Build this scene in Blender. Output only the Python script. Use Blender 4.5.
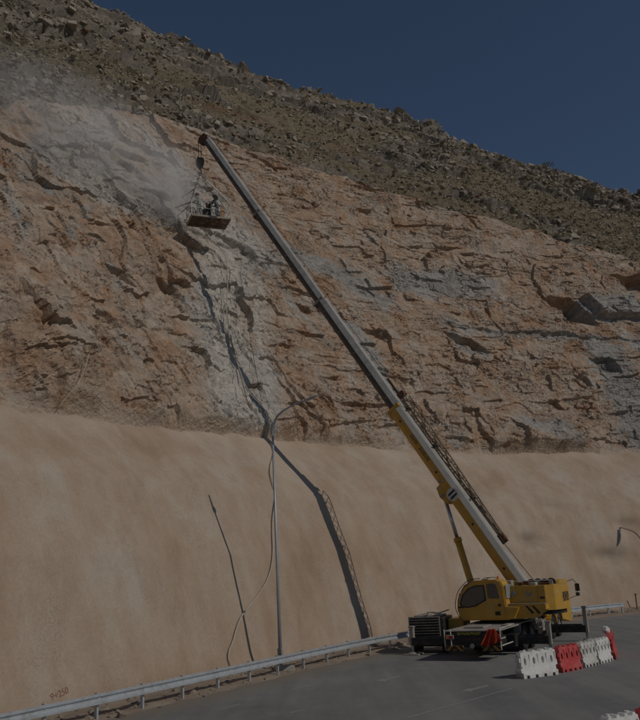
import bpy, bmesh, math, random
import numpy as np
from mathutils import Vector, Matrix, Quaternion
R = math.radians
random.seed(7)
for o in list(bpy.data.objects): bpy.data.objects.remove(o)
scene = bpy.context.scene
COL = scene.collection

# ---------------------------------------------------------------- camera
FOC, PITCH, ROLL, CAMH = 790.0, R(15), R(3.0), 4.0
fw = Vector((0, math.cos(PITCH), math.sin(PITCH)))
up0 = Vector((0, -math.sin(PITCH), math.cos(PITCH)))
rt0 = Vector((1, 0, 0))
rt = rt0 * math.cos(ROLL) - up0 * math.sin(ROLL)
up = rt0 * math.sin(ROLL) + up0 * math.cos(ROLL)
cd = bpy.data.cameras.new('camera'); cam = bpy.data.objects.new('camera', cd); COL.objects.link(cam)
cd.sensor_fit = 'HORIZONTAL'; cd.sensor_width = 36; cd.lens = 36 * FOC / 640
cd.clip_end = 5000; cd.clip_start = .1
m = Matrix((rt, up, -fw)).transposed().to_4x4(); m.translation = Vector((0, 0, CAMH)); cam.matrix_world = m
scene.camera = cam
scene.cycles.volume_bounces = 4

# ---------------------------------------------------------------- sun, sky, exposure
SUN_EL, SUN_AZ = R(38.5), R(-31)
sdir = Vector((math.cos(SUN_EL) * math.cos(SUN_AZ), math.cos(SUN_EL) * math.sin(SUN_AZ), math.sin(SUN_EL)))
w = bpy.data.worlds.new('World'); scene.world = w; w.use_nodes = True
nt = w.node_tree; bg = nt.nodes['Background']
sky = nt.nodes.new('ShaderNodeTexSky'); sky.sky_type = 'NISHITA'; sky.sun_disc = False
sky.sun_elevation = SUN_EL; sky.sun_rotation = math.atan2(sdir.x, sdir.y)
sky.air_density = 1.0; sky.dust_density = 0.05; sky.ozone_density = 2.4; sky.altitude = 900
nt.links.new(sky.outputs[0], bg.inputs[0]); bg.inputs[1].default_value = 0.076
sl = bpy.data.lights.new('sun', 'SUN'); sl.energy = 3.2; sl.angle = R(.53); sl.color = (1, .93, .83)
so = bpy.data.objects.new('sun', sl); COL.objects.link(so); so.rotation_euler = sdir.to_track_quat('Z', 'Y').to_euler(); so.location = (30, -30, 60)
scene.view_settings.view_transform = 'Standard'; scene.view_settings.look = 'None'
scene.view_settings.exposure = -1.38; scene.view_settings.gamma = 1

# ---------------------------------------------------------------- materials
def mat(name, col=(.5, .5, .5), rough=.7, metal=0.0, var=.12, scale=6., bump=.0, bscale=40., dirt=None, dirt_amt=.0, dscale=1.5, spec=.3):
    m = bpy.data.materials.new(name); m.use_nodes = True; n = m.node_tree.nodes; l = m.node_tree.links
    b = n['Principled BSDF']; b.inputs['Roughness'].default_value = rough; b.inputs['Metallic'].default_value = metal
    b.inputs['Specular IOR Level'].default_value = spec
    tc = n.new('ShaderNodeTexCoord')
    nz = n.new('ShaderNodeTexNoise'); nz.inputs['Scale'].default_value = scale; nz.inputs['Detail'].default_value = 8; nz.inputs['Roughness'].default_value = .65
    l.new(tc.outputs['Object'], nz.inputs['Vector'])
    r = n.new('ShaderNodeValToRGB'); r.color_ramp.elements[0].position = .3; r.color_ramp.elements[1].position = .7
    r.color_ramp.elements[0].color = (*[c * (1 - var) for c in col], 1); r.color_ramp.elements[1].color = (*[min(1, c * (1 + var)) for c in col], 1)
    l.new(nz.outputs['Fac'], r.inputs[0]); out = r.outputs[0]
    if dirt is not None:
        n2 = n.new('ShaderNodeTexNoise'); n2.inputs['Scale'].default_value = dscale; n2.inputs['Detail'].default_value = 9; n2.inputs['Roughness'].default_value = .7
        l.new(tc.outputs['Object'], n2.inputs['Vector'])
        r2 = n.new('ShaderNodeValToRGB'); r2.color_ramp.elements[0].position = .48; r2.color_ramp.elements[1].position = .68
        r2.color_ramp.elements[0].color = (0, 0, 0, 1); r2.color_ramp.elements[1].color = (dirt_amt,) * 3 + (1,)
        l.new(n2.outputs['Fac'], r2.inputs[0])
        mx = n.new('ShaderNodeMix'); mx.data_type = 'RGBA'; l.new(r2.outputs[0], mx.inputs[0]); l.new(out, mx.inputs[6]); mx.inputs[7].default_value = (*dirt, 1)
        out = mx.outputs[2]
    l.new(out, b.inputs['Base Color'])
    if bump:
        nb = n.new('ShaderNodeTexNoise'); nb.inputs['Scale'].default_value = bscale; nb.inputs['Detail'].default_value = 6; l.new(tc.outputs['Object'], nb.inputs['Vector'])
        bp = n.new('ShaderNodeBump'); bp.inputs['Strength'].default_value = bump; bp.inputs['Distance'].default_value = .02
        l.new(nb.outputs['Fac'], bp.inputs['Height']); l.new(bp.outputs[0], b.inputs['Normal'])
    return m

class NT:
    """small helper to write node graphs"""
    def __init__(s, name):
        s.m = bpy.data.materials.new(name); s.m.use_nodes = True; s.n = s.m.node_tree.nodes; s.l = s.m.node_tree.links; s.b = s.n['Principled BSDF']
        s.b.inputs['Specular IOR Level'].default_value = .15
        s.tc = s.n.new('ShaderNodeTexCoord')
    def co(s, sc=(1, 1, 1), rot=(0, 0, 0)):
        mp = s.n.new('ShaderNodeMapping'); mp.inputs['Scale'].default_value = sc; mp.inputs['Rotation'].default_value = rot
        s.l.new(s.tc.outputs['Object'], mp.inputs['Vector']); return mp.outputs[0]
    def noise(s, scale, detail=8, rough=.6, co=None, dist=0):
        z = s.n.new('ShaderNodeTexNoise'); z.inputs['Scale'].default_value = scale; z.inputs['Detail'].default_value = detail
        z.inputs['Roughness'].default_value = rough; z.inputs['Distortion'].default_value = dist
        s.l.new(co or s.tc.outputs['Object'], z.inputs['Vector']); return z.outputs['Fac']
    def vor(s, scale, feature='F1', co=None, out='Distance'):
        z = s.n.new('ShaderNodeTexVoronoi'); z.feature = feature; z.inputs['Scale'].default_value = scale
        s.l.new(co or s.tc.outputs['Object'], z.inputs['Vector']); return z.outputs[out]
    def ramp(s, x, *st):
        r = s.n.new('ShaderNodeValToRGB'); e = r.color_ramp.elements
        while len(e) < len(st): e.new(.5)
        for i, (p, c) in enumerate(st):
            e[i].position = p; e[i].color = (c, c, c, 1) if not isinstance(c, tuple) else (*c, 1)
        s.l.new(x, r.inputs[0]); return r.outputs[0]
    def mix(s, f, a, b, mode='MIX'):
        x = s.n.new('ShaderNodeMix'); x.data_type = 'RGBA'; x.blend_type = mode
        for v, i in ((f, 0), (a, 6), (b, 7)):
            if isinstance(v, (int, float)): x.inputs[i].default_value = v if i == 0 else (v, v, v, 1)
            elif isinstance(v, tuple): x.inputs[i].default_value = (*v, 1)
            else: s.l.new(v, x.inputs[i])
        return x.outputs[2]
    def math(s, op, a, b=0.0):
        x = s.n.new('ShaderNodeMath'); x.operation = op
        for v, i in ((a, 0), (b, 1)):
            if isinstance(v, (int, float)): x.inputs[i].default_value = v
            else: s.l.new(v, x.inputs[i])
        return x.outputs[0]
    def attr(s, name):
        a = s.n.new('ShaderNodeAttribute'); a.attribute_name = name; return a.outputs['Fac']
    def done(s, col, rough=.9, h=None, strength=.5, dist=.05):
        if isinstance(col, tuple): s.b.inputs['Base Color'].default_value = (*col, 1)
        else: s.l.new(col, s.b.inputs['Base Color'])
        if isinstance(rough, (int, float)): s.b.inputs['Roughness'].default_value = rough
        else: s.l.new(rough, s.b.inputs['Roughness'])
        if h is not None:
            bp = s.n.new('ShaderNodeBump'); bp.inputs['Strength'].default_value = strength; bp.inputs['Distance'].default_value = dist
            s.l.new(h, bp.inputs['Height']); s.l.new(bp.outputs[0], s.b.inputs['Normal'])
        return s.m

def m_cliff():
    s = NT('cut_rock'); g = s.attr('grey'); bk = s.attr('blk'); wht = s.attr('dust')
    n1 = s.noise(.35, 9, .65); n2 = s.noise(2.2, 9, .7)
    orange = s.ramp(s.math('ADD', s.math('MULTIPLY', n2, .6), s.math('MULTIPLY', bk, .4)), (.25, (.265, .168, .11)), (.40, (.385, .262, .18)), (.52, (.46, .34, .245)), (.66, (.52, .42, .335)))
    orange = s.mix(s.ramp(n1, (.42, 0), (.60, .7)), orange, (.45, .385, .32))
    orange = s.mix(s.ramp(s.noise(.55, 8, .7), (.50, 0), (.62, .65)), orange, (.39, .22, .122))
    grey = s.ramp(s.math('ADD', s.math('MULTIPLY', n2, .65), s.math('MULTIPLY', bk, .35)), (.28, (.19, .183, .172)), (.5, (.345, .325, .30)), (.72, (.47, .435, .395)))
    gf = s.math('ADD', g, s.math('MULTIPLY', s.math('SUBTRACT', n2, .5), 1.3))
    gf = s.math('ADD', gf, s.math('MULTIPLY', s.math('SUBTRACT', bk, .5), .9)); gf = s.math('ADD', gf, s.math('MULTIPLY', s.math('SUBTRACT', s.noise(.3, 7, .65, s.co((.6, .6, 1.6))), .5), 1.5))
    c = s.mix(s.ramp(gf, (.34, 0), (.70, .95)), orange, grey)
    nd = s.noise(1.3, 10, .75)
    df = s.math('ADD', wht, s.math('MULTIPLY', s.math('SUBTRACT', nd, .5), 1.9))
    c = s.mix(s.ramp(df, (.34, 0), (.95, .82)), c, (.58, .53, .465))
    vc = s.n.new('ShaderNodeTexVoronoi'); vc.inputs['Scale'].default_value = 2.6; s.l.new(s.co((1, 1, 1.3)), vc.inputs['Vector'])
    sp = s.n.new('ShaderNodeSeparateColor'); s.l.new(vc.outputs['Color'], sp.inputs[0])
    c = s.mix(1.0, c, s.ramp(sp.outputs[0], (0, .80), (1, 1.14)), 'MULTIPLY')
    c = s.mix(s.attr('shot'), c, (.48, .38, .295))
    fine = s.noise(14, 8, .75)
    c = s.mix(1.0, c, s.ramp(fine, (.3, .66), (.52, 1.0), (.75, 1.16)), 'MULTIPLY')
    h = s.math('ADD', s.math('MULTIPLY', s.noise(5, 10, .75), .35), s.math('MULTIPLY', s.noise(18, 6, .7), .25))
    h = s.math('ADD', h, s.math('ADD', s.math('MULTIPLY', s.vor(3.4), .5), s.math('MULTIPLY', s.vor(8.5), .25)))
    return s.done(c, .92, h, 1.0, .16)

def m_wall():
    s = NT('sprayed_concrete')
    n1 = s.noise(.22, 7, .6); n2 = s.noise(1.0, 9, .65); st = s.noise(.42, 7, .6, s.co((1, 1, .16))); sp = s.noise(22, 5, .7)
    c = s.ramp(s.math('ADD', s.math('MULTIPLY', n1, .3), s.math('MULTIPLY', st, .7)), (.36, (.37, .265, .185)), (.46, (.425, .325, .24)), (.54, (.455, .365, .285)), (.64, (.475, .40, .325)))
    c = s.mix(s.ramp(n2, (.46, 0), (.64, .5)), c, (.385, .28, .20))
    # pitted darker patches
    c = s.mix(s.math('MULTIPLY', s.ramp(s.noise(.45, 6, .6, s.co((1.0, 1.0, .5))), (.52, 0), (.62, 1)), s.ramp(sp, (.48, 0), (.6, .45))), c, (.20, .13, .085))
    c = s.mix(s.attr('pale'), c, (.53, .44, .35))
    c = s.mix(s.attr('shade_stain'), c, (.17, .12, .085))
    c = s.mix(1.0, c, s.ramp(s.noise(9, 9, .8), (.3, .84), (.7, 1.1)), 'MULTIPLY')
    h = s.math('ADD', s.math('MULTIPLY', s.noise(3, 10, .75), .35), s.math('MULTIPLY', s.noise(22, 6, .75), .35))
    return s.done(c, .97, h, .6, .05)

def m_hill():
    s = NT('hill_ground'); bk = s.attr('blk'); rk = s.attr('rock'); rd = s.attr('red')
    n1 = s.noise(.12, 8, .65); n2 = s.noise(1.6, 10, .75)
    scree = s.ramp(n2, (.3, (.185, .142, .098)), (.5, (.305, .242, .17)), (.7, (.41, .335, .245)))
    green = s.ramp(s.noise(3, 8, .75), (.4, (.14, .118, .065)), (.6, (.27, .225, .13)))
    scree = s.mix(s.ramp(s.noise(.35, 8, .7), (.44, 0), (.6, .55)), scree, green)
    rock = s.ramp(s.math('ADD', s.math('MULTIPLY', n2, .6), s.math('MULTIPLY', bk, .4)), (.3, (.17, .145, .118)), (.5, (.30, .26, .212)), (.7, (.43, .38, .315)))
    c = s.mix(s.ramp(s.math('ADD', rk, s.math('MULTIPLY', s.math('SUBTRACT', n2, .5), .8)), (.4, 0), (.6, 1)), scree, rock)
    c = s.mix(s.ramp(s.math('ADD', rd, s.math('MULTIPLY', s.math('SUBTRACT', n2, .5), 1.2)), (.5, 0), (.8, .75)), c, (.27, .16, .10))
    c = s.mix(1.0, c, s.ramp(s.noise(12, 8, .8), (.3, .6), (.6, 1.1)), 'MULTIPLY')
    return s.done(c, .95, s.noise(4, 12, .8), 1.0, .25)

def m_asphalt():
    s = NT('asphalt')
    n1 = s.noise(.12, 7, .6); n2 = s.noise(1.2, 9, .7); dr = s.attr('dusty')
    tr = s.noise(.6, 5, .6, s.co((1.4, .12, 1), (0, 0, R(30))))
    c = s.ramp(s.math('ADD', s.math('MULTIPLY', n1, .5), s.math('MULTIPLY', tr, .5)), (.36, (.16, .162, .163)), (.5, (.215, .214, .208)), (.64, (.28, .272, .258)))
    c = s.mix(s.ramp(n2, (.5, 0), (.75, .5)), c, (.30, .285, .26))
    d = s.math('ADD', dr, s.math('MULTIPLY', s.math('SUBTRACT', n2, .5), .8))
    c = s.mix(s.ramp(d, (.35, 0), (.9, .9)), c, (.24, .205, .165))
    c = s.mix(1.0, c, s.ramp(s.noise(60, 3, .8), (.3, .8), (.7, 1.2)), 'MULTIPLY')
    return s.done(c, .85, s.noise(70, 3, .7), .5, .012)

def m_paint():
    s = NT('worn_road_paint')
    c = s.mix(s.ramp(s.noise(4, 9, .8), (.42, 0), (.6, .75)), (.32, .315, .30), (.235, .234, .227))
    return s.done(c, .8)

def m_stone(name, a, b, c3):
    s = NT(name); oi = s.n.new('ShaderNodeObjectInfo').outputs['Random']
    n2 = s.noise(3, 9, .7)
    c = s.ramp(s.math('ADD', s.math('MULTIPLY', n2, .7), s.math('MULTIPLY', oi, .3)), (.3, a), (.5, b), (.7, c3))
    return s.done(c, .92, s.noise(9, 8, .75), .8, .06)

M = {}
M['cliff'] = m_cliff(); M['wall'] = m_wall(); M['hill'] = m_hill(); M['asphalt'] = m_asphalt(); M['paint'] = m_paint()
M['gstone'] = m_stone('grey_limestone', (.20, .165, .128), (.335, .285, .225), (.46, .40, .325))
M['rstone'] = m_stone('rusty_stone', (.14, .085, .055), (.26, .165, .105), (.33, .24, .17))
M['cstone'] = m_stone('cut_block', (.23, .15, .10), (.40, .28, .195), (.48, .37, .285))
M['pstone'] = m_stone('pale_rubble', (.26, .215, .17), (.40, .34, .28), (.50, .44, .37))
M['cgrey'] = m_stone('cut_block_grey', (.16, .15, .14), (.26, .245, .23), (.36, .34, .31))
M['desert'] = mat('desert_ground', (.27, .215, .165), .95, var=.3, scale=.4, bump=.6, bscale=5)
M['leaf'] = mat('desert_leaf', (.20, .18, .10), .8, var=.35, scale=3)
M['dryleaf'] = mat('dry_leaf', (.20, .17, .10), .85, var=.35, scale=3)
M['twig'] = mat('twig', (.12, .095, .07), .9)

# ---------------------------------------------------------------- object helpers
def tag(o, label=None, cat=None, group=None, kind=None):
    if label: o['label'] = label
    if cat: o['category'] = cat
    if group: o['group'] = group
    if kind: o['kind'] = kind
    return o
def empty(name, loc=(0, 0, 0), rotz=0, mtx=None):
    o = bpy.data.objects.new(name, None); COL.objects.link(o); o.empty_display_size = .3
    if mtx is not None: o.matrix_world = mtx
    else: o.location = loc; o.rotation_euler = (0, 0, rotz)
    return o
def link(name, me, parent=None):
    o = bpy.data.objects.new(name, me); COL.objects.link(o)
    if parent is not None: o.parent = parent
    return o
def obj(name, bm, mt, parent=None, smooth=False):
    me = bpy.data.meshes.new(name); bm.to_mesh(me); bm.free()
    for x in (mt if isinstance(mt, (list, tuple)) else [mt]): me.materials.append(x)
    if smooth:
        for p in me.polygons: p.use_smooth = True
    return link(name, me, parent)
def npmesh(name, V, F, mt, attrs={}, smooth=False, parent=None):
    me = bpy.data.meshes.new(name); V = np.ascontiguousarray(V, np.float32); F = np.ascontiguousarray(F, np.int32)
    k = F.shape[1]
    me.vertices.add(len(V)); me.vertices.foreach_set('co', V.ravel())
    me.loops.add(F.size); me.loops.foreach_set('vertex_index', F.ravel())
    me.polygons.add(len(F)); me.polygons.foreach_set('loop_start', np.arange(0, F.size, k, dtype=np.int32))
    try: me.polygons.foreach_set('loop_total', np.full(len(F), k, np.int32))
    except Exception: pass
    me.polygons.foreach_set('use_smooth', np.full(len(F), smooth, bool))
    me.update(calc_edges=True)
    for kx, a in attrs.items():
        at = me.attributes.new(kx, 'FLOAT', 'POINT'); at.data.foreach_set('value', np.ascontiguousarray(a, np.float32).ravel())
    me.materials.append(mt)
    return link(name, me, parent)
def gridfaces(a, b):
    i = np.arange(a * b).reshape(a, b)
    return np.stack([i[:-1, :-1], i[1:, :-1], i[1:, 1:], i[:-1, 1:]], -1).reshape(-1, 4)
def BM(): return bmesh.new()
def box(bm, c, s, rot=None, bev=0, mi=0):
    mt = Matrix.Translation(Vector(c))
    if rot is not None: mt = mt @ rot.to_4x4()
    r = bmesh.ops.create_cube(bm, size=1, matrix=mt @ Matrix.Diagonal((*s, 1)))
    fs = set(f for v in r['verts'] for f in v.link_faces)
    if bev:
        es = list(set(e for v in r['verts'] for e in v.link_edges))
        g = bmesh.ops.bevel(bm, geom=es, offset=bev, segments=1, affect='EDGES', profile=.5)
        fs = set(g['faces']) | set(f for f in fs if f.is_valid)
    for f in fs:
        if f.is_valid: f.material_index = mi
def tube(bm, a, b, r, r2=None, seg=10, mi=0, caps=True):
    a = Vector(a); b = Vector(b); d = b - a
    if d.length < 1e-6: return
    mt = Matrix.Translation((a + b) / 2) @ d.to_track_quat('Z', 'Y').to_matrix().to_4x4()
    g = bmesh.ops.create_cone(bm, cap_ends=caps, segments=seg, radius1=r, radius2=r if r2 is None else r2, depth=d.length, matrix=mt)
    for f in set(f for v in g['verts'] for f in v.link_faces): f.material_index = mi
def path(bm, pts, r, seg=6, mi=0):
    pts = [Vector(p) for p in pts]; rings = []
    prev = None
    for i, p in enumerate(pts):
        d = (pts[min(i + 1, len(pts) - 1)] - pts[max(i - 1, 0)]).normalized()
        if prev is None: n = d.orthogonal().normalized()
        else: n = (prev - d * prev.dot(d)).normalized()
        prev = n; b = d.cross(n)
        rr = r[i] if isinstance(r, (list, tuple)) else r
        rings.append([bm.verts.new(p + (n * math.cos(t) + b * math.sin(t)) * rr) for t in [2 * math.pi * k / seg for k in range(seg)]])
    for x, y in zip(rings[:-1], rings[1:]):
        for k in range(seg):
            f = bm.faces.new((x[k], x[(k + 1) % seg], y[(k + 1) % seg], y[k])); f.material_index = mi
    bm.faces.new(rings[0][::-1]); bm.faces.new(rings[-1])
def prism(bm, poly, axis, lo, hi, mi=0):
    """poly: 2D points; extruded along axis 0/1/2 between lo and hi"""
    def mk(p, t):
        q = list(p); q.insert(axis, t); return bm.verts.new(q)
    A = [mk(p, lo) for p in poly]; B = [mk(p, hi) for p in poly]
    fs = [bm.faces.new(A), bm.faces.new(B)]
    for i in range(len(poly)):
        j = (i + 1) % len(poly); fs.append(bm.faces.new((A[i], A[j], B[j], B[i])))
    for f in fs: f.material_index = mi
    bmesh.ops.recalc_face_normals(bm, faces=fs)
    return fs
def spline(pts, n=8):
    P = [Vector(p) for p in pts]; P = [2 * P[0] - P[1]] + P + [2 * P[-1] - P[-2]]; out = []
    for i in range(1, len(P) - 2):
        a, b, c, d = P[i - 1:i + 3]
        for k in range(n):
            t = k / n; out.append(.5 * ((2 * b) + (c - a) * t + (2 * a - 5 * b + 4 * c - d) * t * t + (3 * b - a - 3 * c + d) * t ** 3))
    out.append(P[-2]); return out
def proj(p):
    q = Vector(p) - Vector((0, 0, CAMH)); d = q.dot(fw); return 320 + FOC * q.dot(rt) / d, 360 - FOC * q.dot(up) / d, d

# ---------------------------------------------------------------- numpy noise
def _h(ix, iy, seed):
    with np.errstate(over='ignore'):
        x = (ix.astype(np.int64) * 374761393 + iy.astype(np.int64) * 668265263 + seed * 1442695041) & 0xffffffff
        x = ((x ^ (x >> 13)) * 1274126177) & 0xffffffff
        x = ((x ^ (x >> 16)) * 2246822519) & 0xffffffff
        return ((x ^ (x >> 15)) & 0xffffff) / float(0x1000000)
def vnoise(x, y, seed=0):
    ix = np.floor(x).astype(np.int64); iy = np.floor(y).astype(np.int64); fx = x - ix; fy = y - iy
    fx = fx * fx * (3 - 2 * fx); fy = fy * fy * (3 - 2 * fy)
    a = _h(ix, iy, seed); b = _h(ix + 1, iy, seed); c = _h(ix, iy + 1, seed); d = _h(ix + 1, iy + 1, seed)
    return (a + (b - a) * fx) * (1 - fy) + (c + (d - c) * fx) * fy - .5
def fbm(x, y, seed=0, oct=4, gain=.5):
    s = 0; a = 1.
    for i in range(oct): s = s + a * vnoise(x * 2 ** i + i * 17.3, y * 2 ** i + i * 9.1, seed + i); a *= gain
    return s
def blocks(x, y, size, seed, ax=1., ay=1., rot=0., tilt=.4, warp=.25):
    """fractured blocks: per-cell offset plus a tilted facet.  returns height, cell id value, distance to the joint"""
    c, s = math.cos(rot), math.sin(rot)
    X = (x * c + y * s) / (size * ax); Y = (-x * s + y * c) / (size * ay)
    X = X + warp * vnoise(X * 1.7, Y * 1.7, seed + 90) * 2; Y = Y + warp * vnoise(X * 1.7 + 31, Y * 1.7, seed + 91) * 2
    ix = np.floor(X); iy = np.floor(Y)
    f1 = np.full(X.shape, 9.); f2 = np.full(X.shape, 9.); hh = np.zeros(X.shape); idv = np.zeros(X.shape)
    for dx in (-1, 0, 1):
        for dy in (-1, 0, 1):
            cx = ix + dx; cy = iy + dy
            px = cx + .1 + .8 * _h(cx, cy, seed); py = cy + .1 + .8 * _h(cx, cy, seed + 1)
            ex = X - px; ey = Y - py; d = ex * ex + ey * ey
            r0 = _h(cx, cy, seed + 2); tx = _h(cx, cy, seed + 3) - .5; ty = _h(cx, cy, seed + 4) - .5
            val = (r0 - .5) + tilt * 2 * (tx * ex + ty * ey)
            nw = d < f1
            f2 = np.where(nw, f1, np.minimum(f2, d)); hh = np.where(nw, val, hh); idv = np.where(nw, _h(cx, cy, seed + 5), idv); f1 = np.where(nw, d, f1)
    return hh, idv, np.sqrt(f2) - np.sqrt(f1)
def facets(x, y, size, seed, ax=1., ay=1., rot=0., tilt=.8, K=.9, warp=.2):
    """continuous fractured relief: upper envelope of tilted, slightly domed pieces, so that they meet in creases"""
    c, s = math.cos(rot), math.sin(rot)
    X = (x * c + y * s) / (size * ax); Y = (-x * s + y * c) / (size * ay)
    X = X + warp * vnoise(X * 1.7, Y * 1.7, seed + 90) * 2; Y = Y + warp * vnoise(X * 1.7 + 31, Y * 1.7, seed + 91) * 2
    ix = np.floor(X); iy = np.floor(Y); h = np.full(X.shape, -9.); iv = np.zeros(X.shape)
    for dx in (-1, 0, 1):
        for dy in (-1, 0, 1):
            cx = ix + dx; cy = iy + dy
            ex = X - cx - .1 - .8 * _h(cx, cy, seed); ey = Y - cy - .1 - .8 * _h(cx, cy, seed + 1)
            v = .75 * _h(cx, cy, seed + 2) + tilt * 2 * ((_h(cx, cy, seed + 3) - .5) * ex + (_h(cx, cy, seed + 4) - .5) * ey) - K * (ex * ex + ey * ey)
            nw = v > h; h = np.where(nw, v, h); iv = np.where(nw, _h(cx, cy, seed + 5), iv)
    return h - .25, iv
def sstep(x, a, b):
    t = np.clip((x - a) / (b - a), 0, 1); return t * t * (3 - 2 * t)

# ---------------------------------------------------------------- baseline of the cutting and profile table
BP = np.array([(-62, -70), (-40, -28), (-24, 0), (-16, 15), (-9.3, 26.2), (-2.6, 37.8), (0.9, 43.2), (6.5, 50.2), (14.0, 56.8), (22.8, 62), (36, 67.5), (60, 75), (95, 83), (150, 93)], float)
def catmull(P, n=60):
    out = []; Q = np.vstack([2 * P[0] - P[1], P, 2 * P[-1] - P[-2]])
    for i in range(1, len(Q) - 2):
        p0, p1, p2, p3 = Q[i - 1:i + 3]; t = np.linspace(0, 1, n, endpoint=False)[:, None]
        out.append(.5 * ((2 * p1) + (-p0 + p2) * t + (2 * p0 - 5 * p1 + 4 * p2 - p3) * t ** 2 + (-p0 + 3 * p1 - 3 * p2 + p3) * t ** 3))
    out.append(P[-1:]); return np.vstack(out)
CC = catmull(BP); LL = np.r_[0, np.cumsum(np.linalg.norm(np.diff(CC, axis=0), axis=1))]
LL -= LL[np.argmin(np.linalg.norm(CC - BP[4], axis=1))]
TT = np.gradient(CC, LL, axis=0); _k = np.ones(81) / 81
_p = np.vstack([np.repeat(TT[:1], 40, 0), TT, np.repeat(TT[-1:], 40, 0)])
TT = np.c_[np.convolve(_p[:, 0], _k, 'valid'), np.convolve(_p[:, 1], _k, 'valid')]
TAB = np.array([[-60.0, 9.62, 18.19, 36.4], [-40.0, 9.62, 18.19, 36.4], [-25.0, 9.62, 18.19, 36.4], [-15.0, 9.82, 19.7, 38.86], [-5.0, 10.27, 23.42, 44.71], [0.0, 10.63, 27.04, 49.94], [5.0, 10.86, 29.89, 53.65], [10.0, 11.14, 32.99, 57.53], [15.0, 11.46, 36.65, 61.93], [20.0, 11.74, 40.65, 66.92], [25.0, 11.95, 43.57, 72.84], [30.0, 12.12, 44.55, 80.15], [35.0, 12.26, 44.72, 86.96], [40.0, 12.36, 44.72, 89.47], [45.0, 12.47, 44.12, 86.48], [50.0, 12.62, 43.18, 82.12], [55.0, 12.77, 42.34, 80.33], [60.0, 12.91, 41.28, 78.19], [68.0, 13.07, 39.54, 73.27], [76.0, 13.25, 36.85, 67.2], [90.0, 13.39, 34.2, 61.69], [110.0, 13.44, 33.17, 59.36], [180.0, 13.44, 33.17, 59.36]])
def tab(u, i):
    r = np.interp(u, TAB[:, 0], TAB[:, i])
    if i == 2: r = r + .9 * fbm(np.asarray(u) / 4., np.asarray(u) * 0, 401, 5, .6)
    if i == 1: r = r + .10 * fbm(np.asarray(u) / 1.2, np.asarray(u) * 0, 402, 4, .6)
    return r
def base(u): return np.stack([np.interp(u, LL, CC[:, 0]), np.interp(u, LL, CC[:, 1])], -1)
def nrm(u):
    t = np.stack([np.interp(u, LL, TT[:, 0]), np.interp(u, LL, TT[:, 1])], -1); t /= np.linalg.norm(t, axis=-1, keepdims=True)
    return np.stack([-t[..., 1], t[..., 0]], -1)
T76, T63, T48 = math.tan(R(76)), math.tan(R(63)), math.tan(R(48))
def wall_v(z): return np.minimum(z, 5.) / T76 + np.clip(z - 5, 0, 3.2) / math.tan(R(67)) + np.maximum(z - 8.2, 0) / math.tan(R(46))
def to_xyz(u, v, z): b = base(u) + nrm(u) * v[..., None]; return np.concatenate([b, z[..., None]], -1)

# ---- wall surface
def wall_surf(u, z, disp=True):
    v = wall_v(z); d = 0
    if disp:
        d = .40 * fbm(u / 5., z / 6., 11, 3) + .10 * fbm(u / 1.8, z / 7., 12, 2) + .035 * fbm(u / .8, z / .8, 13, 4, .6)
        d = d * sstep(z, 0., .8) * .8
        d = d + .16 * np.maximum(0, .5 - np.abs(u - 16 - .55 * fbm(z / 3, z / 3, 5, 2) - (z - 3) * .25)) * 1.6   # buried pipe ridge
        for du_, dz_, rr in ((40.5, 5.4, 1.0), (48, 3.9, 1.2), (37, 9.2, 1.1), (44, 8, 1.0), (51, 6.4, 1.0)):
            d = d - .45 * np.exp(-(((u - du_) / (rr * 1.5)) ** 2 + ((z - dz_) / (rr * .5)) ** 2))
    return to_xyz(u, v - d * .95, z + d * .1 * (z > .8))
# ---- cliff surface: t = height, u = along
GREY = [[[(13.5, 29.9), (20.0, 30.2), (27.5, 29.5)], 2.5, 1.1], [[(25, 34), (29, 33)], 1.5, .6], [[(12, 33), (17, 34)], 1.4, .55], [[(7.5, 26.3), (12.0, 26.7)], 0.73, 0.6], [[(12.5, 23.4), (13.0, 19.8)], 0.75, 0.5], [[(24.0, 26.8), (21.0, 19.2), (18.5, 12.6)], 1.65, 1.1], [[(23.5, 17.3), (20.0, 12.0)], 1.21, .9], [[(33.0, 30.5), (36.5, 29.7), (39.0, 28.1)], 1.57, 0.9], [[(42.5, 30.4), (51.0, 31.8)], 1.57, 0.9], [[(35.0, 23.7), (35.0, 16.9)], 1.03, 0.75], [[(45.5, 24.1), (46.5, 23.6)], 1.3, 0.85], [[(62.0, 29.8), (67.5, 30.5)], 1.6, 1], [[(60.5, 23.6), (60.0, 14.6)], 2.45, 1], [[(67.5, 24), (67.5, 14.5)], 2.7, 1], [[(48.0, 15.2), (51.5, 14.2)], 1.43, 0.8], [[(38.0, 14.5), (39.5, 13.7)], 1.05, 0.7], [[(28.0, 14.2), (30.0, 14.3)], 0.73, 0.5], [[(22.5, 36.8), (26.0, 33.6)], 1.24, 0.8], [[(30.5, 31.5), (31.5, 30.7)], 1.1, 0.75], [[(7.0, 24.2), (7.5, 22.0)], 0.63, 0.6], [[(43.5, 26.1), (66.5, 25.7)], 0.54, 0.7], [[(16.0, 29.2), (10.5, 22.9)], 0.5, 0.55], [[(29, 26), (31, 21)], .8, .6], [[(76, 28), (86, 25)], 2.5, .9], [[(-8, 18), (-14, 15)], 2, .7]]
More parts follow.
